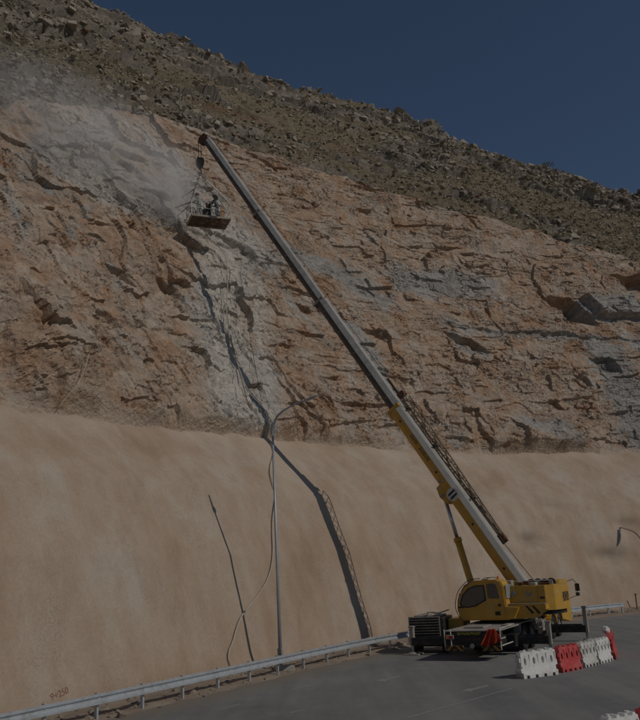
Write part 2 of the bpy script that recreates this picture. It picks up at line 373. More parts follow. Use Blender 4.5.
DUST = [[[(24.0, 26.8), (22.5, 23), (21.0, 19.2), (18.7, 12.3)], 2.1, 1.25], [[(26, 25), (23.5, 17.3), (20.0, 12.0)], 1.2, .85], [[(14.5, 29.9), (20, 30.2), (27, 29.5)], 2.9, .95], [[(25.5, 34), (21.5, 38), (15, 35)], 2, .7], [[(26.5, 32), (26, 28)], 1.4, .9], [[(33, 25), (32, 18)], 1.4, .45], [[(46, 32), (52, 30)], 1.5, .35], [[(10, 20), (12, 14)], 2, .3]]
def strokes(u, z, L):
    g = np.zeros_like(u)
    for pts, r, st in L:
        for a, b in zip(pts[:-1], pts[1:]):
            dx, dz = b[0] - a[0], b[1] - a[1]; t = np.clip(((u - a[0]) * dx + (z - a[1]) * dz) / (dx * dx + dz * dz + 1e-9), 0, 1)
            d = np.hypot(u - a[0] - t * dx, z - a[1] - t * dz) / r; g = np.maximum(g, st * np.exp(-d ** 2 * .7))
    return g
SEAM = [([-20, 9, 16, 27, 43.5, 66, 90], [20, 25, 28.7, 28.1, 26.3, 25.7, 24.5]), ([-20, 21, 43, 61, 72, 90], [14.5, 18.5, 20, 21, 21.5, 20.5]), ([-20, 15, 36, 62, 90], [24, 33, 35, 34.4, 31])]
def cliff_surf(u, t):
    """t 0..1 from wall top to cut edge"""
    zw = tab(u, 1); zc = tab(u, 2); z = zw + (zc - zw) * t; v = wall_v(zw) + .5 + (z - zw) / T63
    s = (z - zw) / math.sin(R(63))
    g = strokes(u, z, GREY)
    edge = sstep(s, 0, 1.3) * (1 - .2 * sstep(t, .97, 1))
    uw = u + .35 * fbm(u / 3., s / 3., 35, 3); sw = s + .25 * fbm(u / 3. + 9, s / 3., 36, 3)
    wr = sstep(u + 3 * fbm(s / 5., s * 0, 38, 2), 23, 31)          # right of the dusty streak the beds lie nearly level, left of it they dip
    def two(fn, size, seed, ax, ay, **k):
        A = fn(uw, sw, size, seed, ay * 1.05, ax * .95, .12, **k); B = fn(uw, sw, size, seed + 300, ax * 1.15, ay * .9, .06, **k)
        return A[0] * (1 - wr) + B[0] * wr, np.where(wr < .5, A[1], B[1])
    blk2 = lambda *a, **k: blocks(*a, **k)[:2]
    h1, i1 = two(blk2, 3.0, 20, 1.3, .8, tilt=.5)
    h2, i2 = two(blk2, 1.3, 22, 1.35, .7, tilt=.7)
    h3, i3 = two(blk2, .55, 23, 1.3, .7, tilt=.8)
    h4, i4 = two(blk2, .26, 24, 1.2, .8, tilt=.8)
    f1, j1 = two(facets, 3.2, 25, 1.15, .95, tilt=.9, K=.3)
    f2, j2 = two(facets, 1.25, 26, 1.15, .85, tilt=1.0, K=.2)
    f3, j3 = two(facets, .55, 27, 1.15, .85, tilt=1.1, K=.2)
    amt = sstep(fbm(u / 5., s / 5., 31, 3), -.28, .3) * (1 - .4 * np.clip(g, 0, 1))
    rough = sstep(fbm(u / 2.2, s / 1.6, 37, 3), -.25, .25)
    d = .62 * f1 + .14 * h1 + (.24 + .22 * amt) * f2 + (.05 + .11 * amt) * h2 * (.4 + .6 * rough) + (.10 + .12 * amt) * f3 * (.4 + .6 * rough) + (.04 + .10 * rough) * h3 + (.03 + .055 * rough) * h4
    d += 1.0 * fbm(u / 8., s / 8., 33, 3) + .10 * fbm(u / .9, s / .7, 34, 5, .7) * (.45 + .55 * rough)
    # the big jutting block at the far right
    bx = np.maximum(np.abs((u - 65.6 + .25 * (z - 30.4)) / 3.1 + .15 * fbm(u, z, 170, 3)), np.abs((z - 30.4) / 1.35 + .2 * fbm(u / 1.5, z / 1.5, 171, 3)))
    d = d + 1.25 * (1 - sstep(bx, .82, 1.0))
    # bedding planes: the rock above a seam stands a little proud, with a groove underneath
    for k, (xs, zs) in enumerate(SEAM):
        zz = np.interp(u, xs, zs) + .5 * fbm(u / 4., u * 0, 40 + k, 3)
        q = z - zz; d += (.26, .14, .15)[k] * sstep(fbm(u / 6., u * 0 + k, 140 + k, 2), -.25, .1) * sstep(q, -.04, .12) * np.exp(-np.clip(q, 0, 9) / 2.6) - (.14, .08, .08)[k] * sstep(fbm(u / 3., u * 0 + k, 150 + k, 3), -.15, .15) * np.exp(-((q + .1) / .14) ** 2)
    # recesses with fallen blocks
    for (cu, cz, ru, rz, dep) in ((60.2, 29.7, 2.0, 1.6, 2.6), (71., 34.0, 2.8, 1.2, 2.1), (69.2, 30.2, .9, 1.2, 1.5), (26.6, 28.2, 1.4, 1.3, .9), (46., 24.0, 1.6, .8, 1.0), (19, 32.4, 1.2, .6, .5), (10.7, 17.4, .8, .5, .5), (52, 17.6, .5, .5, .5), (60.0, 22.3, 1.1, .9, 1.0), (36.6, 23.4, .7, .5, .6), (13.7, 21.2, .8, .5, .6), (17.7, 21.5, .9, .5, .7), (56, 20, .6, .5, .6), (31, 24.5, .7, .4, .6)):
        qx = (u - cu) / ru + .35 * vnoise(u * 1.3, z * 1.3, 77); qz = (z - cz) / rz + .35 * vnoise(u * 1.3 + 9, z * 1.3, 78)
        d -= dep * (1 - sstep(np.maximum(np.abs(qx + .3 * qz), np.abs(qz)), .75, 1.05))
    d = d * edge + .12 * (1 - edge) * (t < .5) - .1 * (1 - edge) * (t >= .5)
    dust = strokes(u, z, DUST)
    nu, nz_ = -.89, .454
    v2 = v - d * .89; z2 = z + d * .3
    return to_xyz(u, v2, z2), dict(grey=np.clip(g, 0, 1.2), blk=(j1 * .3 + j2 * .35 + i2 * .2 + j3 * .15), dust=dust, shot=1 - sstep(s + 1.2 * fbm(u / 2.5, s / 2.5, 180, 4, .6), .25, .75))
# ---- hill surface
def hill_surf(u, t):
    """t 0..1 cut edge to crest, >1 falls away behind"""
    zw = tab(u, 1); zc = tab(u, 2); zs = tab(u, 3)
    vc = wall_v(zw) + .5 + (zc - zw) / T63; vs = vc + (zs - zc) / T48
    a = np.clip(t, 0, 1); b = np.clip(t - 1, 0, 9)
    roll = .35 * (1 - np.exp(-b * 3))
    z = zc + (zs - zc) * a - b * (8 + 26 * b); v = vc + (vs - vc) * a + b * 60
    ss = (z - zc) / math.sin(R(48)) * np.where(t > 1, 1, 1) + b * 30
    rock = np.clip(.25 + .55 * sstep(t, .35, .75) + 1.3 * fbm(u / 11., ss / 5., 51, 3) + .4 * (1 - sstep(t, 0, .08)), 0, 1)
    h1, i1, e1 = blocks(u, ss, 5.5, 61, 1.7, .7, -.12, .9)
    h2, i2, e2 = blocks(u, ss, 2.2, 62, 1.5, .75, -.1, 1.)
    h3, i3, e3 = blocks(u, ss, .9, 63, 1.3, .8, .1, 1.)
    h4, i4, e4 = blocks(u, ss, .4, 64, 1.2, .9, .3, 1.)
    d = 1.8 * fbm(u / 14., ss / 9., 52, 3) + (1.3 * h1 + .7 * h2 + .35 * h3) * rock + (.2 * h3 + .10 * h2) * (1 - rock) + .12 * h4 + .25 * fbm(u / 1.5, ss / 1.2, 66, 4, .6)
    d -= .45 * (1 - sstep(e2, 0, .1)) * rock
    # ledges following the beds
    zz = ss + u * .05 + 1.2 * fbm(u / 8., ss / 30, 55, 2); fr = (zz / 3.4) % 1
    d += rock * 1.1 * (sstep(fr, .0, .12) * (1 - fr) - .4)
    edge = sstep(t, 0, .05)
    d = d * (.25 + .75 * edge)
    red = .75 * np.exp(-((t - .30 - .12 * fbm(u / 9., u * 0, 57, 2)) / .09) ** 2) * sstep(fbm(u / 6., ss / 3., 58, 2), -.1, .3) + .5 * (1 - sstep(t, 0, .06)) * (.5 + fbm(u / 3., ss / 2., 59, 2))
    z2 = z + d * .74; v2 = v - d * .5
    return to_xyz(u, v2, z2), dict(rock=rock, blk=i2 * .5 + i3 * .5, red=red), rock

def spaced(segs):
    out = []
    for a, b, st in segs: out.append(np.arange(a, b, st))
    return np.concatenate(out)
# the cut face
U = spaced([(-58, -12, 1.0), (-12, -1, .3), (-1, 7, .1), (7, 36, .062), (36, 77, .075), (77, 90, .2), (90, 176, 1.2)])
Tt = np.linspace(0, 1, 440)
UU, TT2 = np.meshgrid(U, Tt, indexing='ij')
V, at = cliff_surf(UU, TT2)
CL_U, CL_V = U, V.copy()
cliff = npmesh('rock_cut_face', V.reshape(-1, 3), gridfaces(*UU.shape), M['cliff'], {k: a.reshape(-1) for k, a in at.items()}); tag(cliff, kind='structure')
cliff_top = V[:, -1, :].copy()
# hill
U = spaced([(-58, -14, 1.5), (-14, 4, .5), (4, 92, .155), (92, 176, 1.5)])
Tt = np.concatenate([np.linspace(0, 1.12, 330), np.linspace(1.14, 3.2, 24)])
UU, TT2 = np.meshgrid(U, Tt, indexing='ij')
V, at, HROCK = hill_surf(UU, TT2)
# stitch the first row on to the cut edge
for k in range(3): V[:, 0, k] = np.interp(U, CL_U, cliff_top[:, k])
HU, HT, HV = U, Tt, V
hill = npmesh('hill', V.reshape(-1, 3), gridfaces(*UU.shape), M['hill'], {k: a.reshape(-1) for k, a in at.items()}); tag(hill, kind='structure')
# shotcrete wall
U = spaced([(-58, -12, .8), (-12, 80, .14), (80, 176, 1.0)])
Tt = np.linspace(0, 1, 84)
UU, TT2 = np.meshgrid(U, Tt, indexing='ij')
zw = tab(UU, 1); topw = .28 * fbm(UU / 1.6, UU * 0, 71, 5, .62)
Z = TT2 * (zw + .15 + topw)
V = wall_surf(UU, Z)
# rounded lip running back into the rock
b2 = base(U) + nrm(U) * (wall_v(Z[:, -1]) + .9)[:, None]
lip = np.concatenate([b2, (Z[:, -1] + .35)[:, None]], -1)
V = np.concatenate([V, lip[:, None, :]], 1)
pale = sstep(TT2, .90, .99) * .35 * (.6 + fbm(UU / 1.5, TT2 * 3, 81, 3)) + .55 * np.exp(-((UU - 19.5 - (Z - 8) * .3) / 1.6) ** 2) * sstep(Z, 5, 11) + .3 * np.exp(-((UU - 31 - (Z - 8) * .3) / .9) ** 2)
shade_stain = np.zeros_like(UU)  # shade painted into the wall's hollows, plus a few dark patches elsewhere
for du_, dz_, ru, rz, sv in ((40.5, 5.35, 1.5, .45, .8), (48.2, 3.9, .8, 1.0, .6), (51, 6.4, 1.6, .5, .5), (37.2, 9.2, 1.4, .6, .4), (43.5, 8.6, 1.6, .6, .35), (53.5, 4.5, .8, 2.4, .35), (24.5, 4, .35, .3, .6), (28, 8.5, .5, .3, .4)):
    shade_stain = np.maximum(shade_stain, .45 * sv * np.exp(-(((UU - du_) / ru) ** 2 + ((Z - dz_) / rz) ** 2)) * (.7 + 1.2 * fbm(UU * 1.1, Z * 2.2, 83, 3)))
pad = lambda a: np.concatenate([a, a[:, -1:]], 1)
wall = npmesh('shotcrete_wall', V.reshape(-1, 3), gridfaces(V.shape[0], V.shape[1]), M['wall'], dict(pale=np.clip(pad(pale), 0, 1).reshape(-1), shade_stain=np.clip(pad(shade_stain), 0, 1).reshape(-1)), smooth=True)
tag(wall, 'lumpy beige sprayed concrete wall leaning along the foot of the rock cut', 'retaining wall')

def wall_pt(u, z): return Vector(wall_surf(np.array([float(u)]), np.array([float(z)]))[0])
def cliff_pt(u, z):
    zw = float(tab(u, 1)); zc = float(tab(u, 2)); t = (z - zw) / (zc - zw)
    p, _ = cliff_surf(np.array([float(u)]), np.array([t])); return Vector(p[0])
def out_n(u):
    n = nrm(np.array([float(u)]))[0]; return Vector((-n[0], -n[1], 0))

# ---------------------------------------------------------------- ground and road
bm = BM(); bmesh.ops.create_grid(bm, x_segments=20, y_segments=20, size=1500, matrix=Matrix.Translation((0, 0, -.12)))
tag(obj('ground', bm, M['desert']), kind='structure')
# verge strip of dusty dirt between road edge and wall
U = np.arange(-55, 120, .35); K = np.linspace(-.5, 3.2, 16)
UU, KK = np.meshgrid(U, K, indexing='ij')
b = base(UU) - nrm(UU) * KK[..., None]
zz = .10 + .07 * fbm(UU / .7, KK / .7, 91, 3) - .15 * sstep(KK, 1.6, 2.6) + .22 * (1 - sstep(KK, -.2, .5)); zz[:, -1] = -.1
tag(npmesh('verge', np.concatenate([b, zz[..., None]], -1).reshape(-1, 3), gridfaces(*UU.shape), M['desert'], smooth=True), kind='structure')
ud = np.arange(-55, 130, 1.0); KK = np.array([2.0, 2.4, 3, 4, 5.5, 8, 11, 15, 20, 27, 36, 48, 64])
UU, K2 = np.meshgrid(ud, KK, indexing='ij')
edge_off = np.interp(UU, [-60, 38, 44, 50, 130], [0, 0, -1.3, -1.75, -1.75]) * (K2 < 9)
b = base(UU) - nrm(UU) * (K2 + edge_off + .12 * fbm(UU / 1.3, UU * 0, 95, 3) * (K2 < 2.1))[..., None]
dusty = np.exp(-(K2 - 2) / 1.1) * .9 + .4 * np.exp(-(K2 - 2) / 4)
tag(npmesh('road', np.concatenate([b, np.zeros(UU.shape)[..., None] + .004], -1).reshape(-1, 3), gridfaces(*UU.shape), M['asphalt'], dict(dusty=dusty.reshape(-1)), smooth=True), kind='structure')

# ================================================================ paints
M['yellow'] = mat('crane_yellow', (.53, .29, .035), .5, var=.14, scale=3, dirt=(.40, .31, .18), dirt_amt=.6, dscale=2.2, bump=.05, spec=.5)
M['cream'] = mat('boom_cream', (.42, .405, .37), .45, var=.08, scale=3, dirt=(.30, .26, .20), dirt_amt=.6, dscale=1.6, spec=.5)
M['boomgrey'] = mat('boom_grey', (.42, .415, .39), .5, var=.12, scale=3, dirt=(.22, .18, .14), dirt_amt=.6, dscale=1.6, spec=.4)
M['charcoal'] = mat('boom_charcoal', (.085, .076, .068), .55, var=.25, scale=5, dirt=(.16, .12, .085), dirt_amt=.6, dscale=1.3)
M['black'] = mat('black_paint', (.022, .022, .023), .5, var=.3, scale=6, dirt=(.11, .085, .06), dirt_amt=.55, dscale=2.5)
M['dusty'] = mat('dusty_deck', (.34, .31, .27), .8, var=.2, scale=4, dirt=(.15, .12, .09), dirt_amt=.7, dscale=2)
M['white'] = mat('white_paint', (.62, .61, .57), .5, var=.08, scale=5, dirt=(.30, .25, .19), dirt_amt=.6, dscale=3)
M['steel'] = mat('galvanised_steel', (.52, .55, .58), .45, .35, var=.12, scale=9, dirt=(.27, .24, .2), dirt_amt=.5, dscale=3)
M['plank'] = mat('dirty_plank', (.13, .085, .06), .9, var=.3, scale=5, dirt=(.26, .21, .17), dirt_amt=.5)
M['chrome'] = mat('cylinder_rod', (.45, .47, .5), .2, .9, var=.05)
M['rust'] = mat('rusty_steel', (.15, .075, .042), .85, .1, var=.4, scale=8, dirt=(.07, .04, .03), dirt_amt=.6)
M['rubber'] = mat('tyre_rubber', (.025, .025, .026), .9, var=.3, scale=9, dirt=(.16, .13, .10), dirt_amt=.6, dscale=4)
M['rim'] = mat('wheel_rim', (.30, .30, .29), .6, .3, var=.2, dirt=(.15, .11, .08), dirt_amt=.7, dscale=6)
M['glass'] = mat('dark_glass', (.035, .045, .05), .08, var=.3, scale=3, spec=.8)
g_ = M['glass']; g_.node_tree.nodes['Principled BSDF'].inputs['Transmission Weight'].default_value = 0.0
M['paleglass'] = mat('pale_reflection_glass', (.30, .32, .33), .25, var=.2, scale=3, spec=.7)  # pale colour stands in for the reflection in the cab's rear window
M['pole'] = mat('pole_grey', (.36, .38, .40), .45, .3, var=.08, scale=4)
M['pwhite'] = mat('white_plastic', (.72, .71, .68), .45, var=.06, scale=5, dirt=(.40, .34, .27), dirt_amt=.55, dscale=3.5, bump=.05)
M['pwhite2'] = mat('scuffed_white_plastic', (.60, .585, .545), .55, var=.12, scale=4, dirt=(.33, .27, .21), dirt_amt=.8, dscale=2.6, bump=.08)
M['pred'] = mat('red_plastic', (.50, .06, .06), .5, var=.15, scale=5, dirt=(.45, .22, .18), dirt_amt=.6, dscale=3.5, bump=.05)
M['cloth'] = mat('red_cloth', (.55, .07, .035), .9, var=.25, scale=7)
M['hose'] = mat('pale_hose', (.46, .40, .32), .7, var=.15)
M['rope'] = mat('dark_rope', (.10, .085, .07), .8, var=.2)
M['wire'] = mat('wire_rope', (.07, .065, .06), .6, .4)
M['lamp'] = mat('tail_lamp', (.35, .03, .02), .25)
M['amber'] = mat('amber_beacon', (.6, .18, .02), .3)
M['spray'] = mat('red_spray_paint', (.34, .15, .115), .8, var=.25, scale=14)
M['hazy'] = mat('plate_yellow', (.45, .38, .05), .6)
M['concrete'] = mat('concrete', (.33, .31, .28), .9, var=.2, scale=6, bump=.4)
M['skin'] = mat('skin', (.32, .18, .11), .6)
M['overall_grey'] = mat('grey_work_clothes', (.26, .27, .26), .9, var=.2, scale=9)
M['shirt'] = mat('dark_shirt', (.05, .055, .06), .9, var=.2, scale=9)
M['jeans'] = mat('blue_trousers', (.12, .155, .18), .9, var=.25, scale=9)
M['vest'] = mat('orange_vest', (.62, .20, .05), .85, var=.15)
M['helmet'] = mat('grey_helmet', (.16, .16, .155), .35)
M['helmety'] = mat('dark_helmet', (.05, .048, .045), .35)
def hazard():
    s = NT('hazard_stripes')
    sx = s.n.new('ShaderNodeSeparateXYZ'); s.l.new(s.tc.outputs['Object'], sx.inputs[0])
    a = s.math('ADD', s.math('ABSOLUTE', sx.outputs[1]), sx.outputs[2]); f = s.math('FRACT', s.math('MULTIPLY', a, 3.4))
    c = s.mix(s.math('GREATER_THAN', f, .5), (.03, .03, .03), (.33, .17, .035))
    c = s.mix(s.ramp(s.noise(5, 8, .75), (.42, 0), (.62, .8)), c, (.075, .055, .04)); return s.done(c, .6)
M['hazard'] = hazard()

def gp(px, py, z=0.0):
    d = fw + rt * ((px - 320) / FOC) + up * ((360 - py) / FOC); t = (z - CAMH) / d.z
    return Vector((0, 0, CAMH)) + d * t
def at(px, py, w): return Vector((0, 0, CAMH)) + (fw + rt * ((px - 320) / FOC) + up * ((360 - py) / FOC)) * w
def frame(o, x, y, z):
    m = Matrix((Vector(x), Vector(y), Vector(z))).transposed().to_4x4(); m.translation = Vector(o); return m
def put(o, W):
    """place a child at a world matrix"""
    o.matrix_basis = o.parent.matrix_world.inverted() @ W if o.parent else W
    return o

# ================================================================ truck crane
RC = Vector((5.9, 35.9, 0)); cx = Vector((.47, .883, 0)).normalized(); cy = Vector((0, 0, 1)).cross(cx)
CRM = frame(RC, cx, cy, (0, 0, 1))
crane = empty('truck_crane', mtx=CRM)
tag(crane, 'yellow mobile truck crane on outriggers with long boom raised over the slope', 'crane')
bpy.context.view_layer.update()
def part(name, bm, mt, parent=None, W=None, smooth=False, label=None):
    o = obj(name, bm, mt, parent or crane, smooth)
    if W is not None: put(o, W)
    if label: o['label'] = label
    return o
# --- carrier
b = BM()
for y in (-.42, .42): box(b, (7, y, .95), (13.6, .16, .42))
for x in (.9, 2.2, 4.6, 6.2, 7.6, 9.0, 10.4, 12.): box(b, (x, 0, .9), (.16, .7, .3))
box(b, (7.2, 0, .62), (2.2, .7, .4)); box(b, (4.6, 0, .62), (1.9, .35, .35)); box(b, (10.35, 0, .62), (1.9, .35, .35))
part('chassis_frame', b, M['black'])
b = BM(); box(b, (1.55, 0, 1.22), (3.1, 2.46, .06), bev=.015); box(b, (1.5, .2, 1.29), (1.2, .9, .08), bev=.02); box(b, (2.4, -.9, 1.28), (1.0, .3, .06))
part('rear_deck', b, M['dusty'])
b = BM(); box(b, (.18, 0, .92), (.36, 2.46, .5), bev=.02); box(b, (.05, 0, .66), (.14, 2.4, .1)); box(b, (.7, 0, .75), (1.2, 2.2, .4))
part('rear_bumper', b, M['black'])
for y in (-.82, .82):
    b = BM(); box(b, (-.04, 0, 0), (.06, .82, .22), bev=.008); o = part('hazard_board', b, M['hazard']); o.location = (0, y, .52)
for y in (-1.02, 1.0):
    b = BM(); box(b, (-.03, y, .98), (.09, .36, .17), bev=.015); t = part('tail_light', b, M['dusty'])
    b = BM(); box(b, (-.085, y - .07, .98), (.02, .16, .11)); o = obj('lens', b, M['lamp'], t)
    b = BM(); box(b, (-.085, y + .1, .98), (.02, .12, .11)); o = obj('lens', b, M['amber'], t)
b = BM(); box(b, (-.02, .12, 1.12), (.03, 1.12, .15)); t = part('rear_sign', b, M['black'])
b = BM(); rr = random.Random(3)
for k in range(11):                                             # worn yellow letters
    y = .62 - k * .095
    box(b, (-.045, y, 1.12), (.012, .02, .10)); box(b, (-.045, y - .03, 1.12 + rr.choice((-.04, 0, .04))), (.012, .05, .02))
    if rr.random() < .6: box(b, (-.045, y - .055, 1.12 + rr.choice((-.025, .025))), (.012, .018, .05))
obj('lettering', b, M['hazy'], t)
b = BM()
for k in range(7): box(b, (-.005, .25 - k * .09, .88), (.012, .055, .045))
part('worn_lettering', b, mat('faded_red', (.14, .045, .035)))
b = BM(); tube(b, (-.12, 0, .62), (0, 0, .62), .07, seg=12); tube(b, (-.14, 0, .62), (-.10, 0, .62), .10, seg=12); part('tow_coupling', b, M['rim'])
for pts, r_ in (([(-.02, -1.24, .45), (-.04, -1.24, 1.3)], .022), ([(-.02, 1.24, .45), (-.04, 1.24, 1.3)], .022), ([(-.02, .95, .45), (-.04, .95, 1.3)], .022), ([(-.04, -1.24, 1.3), (1.8, -1.24, 1.33)], .02), ([(.02, -1.26, .62), (1.7, -1.26, .62)], .025), ([(.02, -1.26, .9), (.6, -1.26, .9)], .02)):
    b = BM(); path(b, pts, r_); part('hand_rail', b, M['white'])
# outriggers
def outrigger(x, s, reach, h=1.42):
    b = BM(); box(b, (x, s * (reach / 2 + .3), .60), (.32, reach - .6, .34), bev=.02)
    box(b, (x, s * (reach / 2 + .3), .80), (.16, reach - 1., .05)); t = part('outrigger_beam', b, M['black'])
    b = BM(); box(b, (x, s * reach, .42 + h / 2 - .15), (.20, .20, h - .25), bev=.02); box(b, (x, s * reach, h + .1), (.25, .25, .06)); j = obj('jack', b, M['dusty'], t)
    b = BM(); tube(b, (x, s * reach, .1), (x, s * reach, .45), .07, seg=12); obj('ram', b, M['chrome'], t)
    b = BM(); tube(b, (x, s * reach, .055), (x, s * reach, .13), .26, .18, seg=16); box(b, (x, s * reach, .03), (.75, .75, .05)); obj('foot_pad', b, M['dusty'], t)
outrigger(2.35, 1, 3.75, 1.15); outrigger(2.75, -1, 2.62, 1.25); outrigger(8.35, -1, 3.15, 1.55); outrigger(8.35, 1, 3.15, 1.45)
b = BM(); box(b, (2.55, 0, .64), (.85, 2.5, .48), bev=.02); part('outrigger_box', b, M['black'])
b = BM(); box(b, (8.35, 0, .66), (.55, 2.5, .46), bev=.02); part('outrigger_box', b, M['black'])
# wheels
def wheel(x, y, r=.56, wd=.32):
    s = -1 if y < 0 else 1
    b = BM(); N = 28; prof = [(.34, -.5), (.50, -.48), (.555, -.36), (.56, 0), (.555, .36), (.50, .48), (.34, .5)]
    rings = [[b.verts.new((x + p[0] * math.cos(a), y + p[1] * wd, .60 + p[0] * math.sin(a))) for a in [2 * math.pi * k / N for k in range(N)]] for p in prof]
    for i in range(len(rings)):
        A = rings[i]; B_ = rings[(i + 1) % len(rings)]
        for k in range(N): b.faces.new((A[k], A[(k + 1) % N], B_[(k + 1) % N], B_[k]))
    bmesh.ops.recalc_face_normals(b, faces=b.faces[:])
    for k in range(N):
        a = 2 * math.pi * k / N
        box(b, (x + .562 * math.cos(a), y, .6 + .562 * math.sin(a)), (.02, wd * .8, .05), rot=Matrix.Rotation(-a, 3, 'Y'))
    t = part('wheel', b, M['rubber'])
    b = BM(); tube(b, (x, y + s * .02, .6), (x, y + s * .12, .6), .34, .30, seg=24); tube(b, (x, y + s * .12, .6), (x, y + s * .19, .6), .13, .10, seg=14)
    for k in range(8): a = k * math.pi / 4; tube(b, (x + .21 * math.cos(a), y + s * .1, .6 + .21 * math.sin(a)), (x + .21 * math.cos(a), y + s * .15, .6 + .21 * math.sin(a)), .025, seg=6)
    obj('rim', b, M['rim'], t)
for x in (3.95, 5.3, 9.65, 11.1):
    for y in (-1.08, 1.08): wheel(x, y)
# mid deck, mudguards, tool boxes, pipes between the axles
b = BM()
box(b, (5.6, 0, 1.24), (5.0, 2.0, .05)); box(b, (4.62, -1.08, 1.27), (3.0, .36, .04)); box(b, (4.62, 1.08, 1.27), (3.0, .36, .04))
for y in (-1.08, 1.08):
    box(b, (3.25, y, 1.05), (.04, .34, .42), rot=Matrix.Rotation(.35, 3, 'Y')); box(b, (6.05, y, 1.0), (.04, .34, .48), rot=Matrix.Rotation(-.3, 3, 'Y'))
part('deck_plate', b, M['dusty'])
for x, y, sx, sz, mt in ((6.85, -.98, .95, .6, 'black'), (7.65, -.98, .4, .5, 'dusty'), (6.9, .98, 1.0, .6, 'black')):
    b = BM(); box(b, (x, y, .82), (sx, .5, sz), bev=.03); t = part('tool_box', b, M[mt])
    b = BM(); box(b, (x, y * 1.262, .82), (sx * .6, .02, .04)); obj('latch', b, M['rim'], t)
b = BM()
for k in range(6): path(b, spline([(6.2, -1.1 + .06 * k, 1.0 - .05 * k), (7.2, -1.15 + .05 * k, 1.12 + .02 * k), (8.2, -1.2, 1.05 - .05 * k), (8.9, -1.0, .8)], 5), .025)
for k in range(4): box(b, (6.2 + .35 * k, -1.18, 1.12), (.12, .1, .16))
part('hydraulic_hoses', b, M['dusty'])
b = BM(); tube(b, (8.9, -1.0, .95), (8.9, -.3, .95), .22, seg=16); part('air_tank', b, M['rim'])
# front body and carrier cab
b = BM(); prism(b, [(8.6, 1.22), (9.05, 1.32), (10.2, 1.34), (11.9, 1.34), (11.9, 1.66), (8.4, 1.66), (7.2, 1.58), (7.0, 1.48)], 1, -1.26, 1.26)
for x0 in (9.65, 11.1):
    for y in (-1.1, 1.1): prism(b, [(x0 - .68, .75), (x0 - .62, 1.0), (x0 - .4, 1.22), (x0, 1.30), (x0 + .4, 1.22), (x0 + .62, 1.0), (x0 + .68, .75), (x0 + .72, .78), (x0 + .66, 1.05), (x0 + .43, 1.27), (x0, 1.36), (x0 - .43, 1.27), (x0 - .66, 1.05), (x0 - .72, .78)], 1, y - .18, y + .18)
part('front_body', b, M['yellow'])
b = BM(); prism(b, [(11.9, .85), (14.1, .55), (14.25, .8), (14.28, 1.7), (14.05, 2.75), (13.8, 2.9), (12.15, 2.9), (11.95, 2.75)], 1, -1.25, 1.25)
dc = part('driver_cab', b, M['yellow'])
for s in (-1, 1):
    b = BM(); prism(b, [(12.25, 1.85), (13.3, 1.85), (13.9, 2.0), (13.75, 2.65), (12.3, 2.65)], 1, s * 1.253 - .008, s * 1.253 + .008); obj('side_window', b, M['glass'], dc)
    b = BM(); box(b, (14.15, s * 1.05, .95), (.28, .34, .18), bev=.03); obj('headlight', b, M['white'], dc)
b = BM(); box(b, (11.93, 0, 2.3), (.02, 2.1, .66)); obj('rear_window', b, M['glass'], dc)
b = BM(); box(b, (14.18, 0, 2.2), (.03, 2.2, .85), rot=Matrix.Rotation(-.2, 3, 'Y')); obj('windscreen', b, M['glass'], dc)
for s in (-1, 1):
    b = BM(); path(b, [(14.1, s * 1.22, 2.75), (14.3, s * 1.55, 2.85), (14.3, s * 1.75, 2.6), (14.3, s * 1.7, 1.95), (14.1, s * 1.25, 1.8)], .02); t = part('mirror_bracket', b, M['black'])
    b = BM(); box(b, (14.28, s * 1.75, 2.4), (.06, .26, .42), bev=.02); box(b, (14.28, s * 1.73, 2.02), (.06, .22, .2), bev=.02); obj('mirror', b, M['glass'], t)
# --- superstructure
BF = at(524, 586, 38.0); BT = at(205, 137, 57.0); ba = (BT - BF).normalized(); BL = (BT - BF).length
sf = Vector((ba.x, ba.y, 0)).normalized(); sl_ = Vector((0, 0, 1)).cross(sf)
SO = BF + sf * 1.3; SO.z = 0; SM = frame(SO, sf, sl_, (0, 0, 1))
b = BM(); tube(b, (0, 0, 1.25), (0, 0, 1.42), 1.05, seg=40); tube(b, (0, 0, 1.42), (0, 0, 1.6), .95, seg=40); part('turntable', b, M['black'], W=SM)
b = BM(); prism(b, [(1.7, -.8), (1.7, .8), (.9, 1.25), (-2.3, 1.3), (-2.9, 1.0), (-3.1, .45), (-3.1, -.45), (-2.9, -1.0), (-2.3, -1.3), (.9, -1.25)], 2, 1.6, 1.74)
part('slewing_platform', b, M['black'], W=SM)
for s in (-1, 1):
    b = BM(); prism(b, [(1.6, 1.74), (1.6, 2.2), (.5, 2.45), (-.3, 2.9), (-2.4, 2.9), (-2.4, 1.74)], 1, s * .56 - .05, s * .56 + .05); part('side_plate', b, M['yellow'], W=SM)
b = BM(); box(b, (-1.58, .95, 2.5), (1.66, .62, .80), bev=.03); t = part('winch_housing', b, M['yellow'], W=SM)
for x in (-1.25, -1.95):
    b = BM(); tube(b, (x, 1.24, 2.55), (x, 1.32, 2.55), .11, seg=14); tube(b, (x, 1.31, 2.55), (x, 1.34, 2.55), .06, seg=12); obj('boss', b, M['rim'], t)
b = BM(); prism(b, [(-1.0, 1.45), (-1.0, 2.06), (-1.9, 2.10), (-2.85, 2.08), (-2.85, 1.86), (-2.3, 1.5)], 1, 1.1, 1.72); t = part('engine_cover', b, M['yellow'], W=SM)
b = BM(); box(b, (-1.9, 1.4, 2.11), (1.8, .52, .03)); obj('cover_top', b, M['dusty'], t)
b = BM()
for k in range(2): prism(b, [(-1.9 - .3 * k, 2.03), (-2.0 - .3 * k, 2.03), (-2.3 - .3 * k, 1.72), (-2.18 - .3 * k, 1.68)], 1, 1.722, 1.73)
obj('black_stripe', b, M['black'], t)
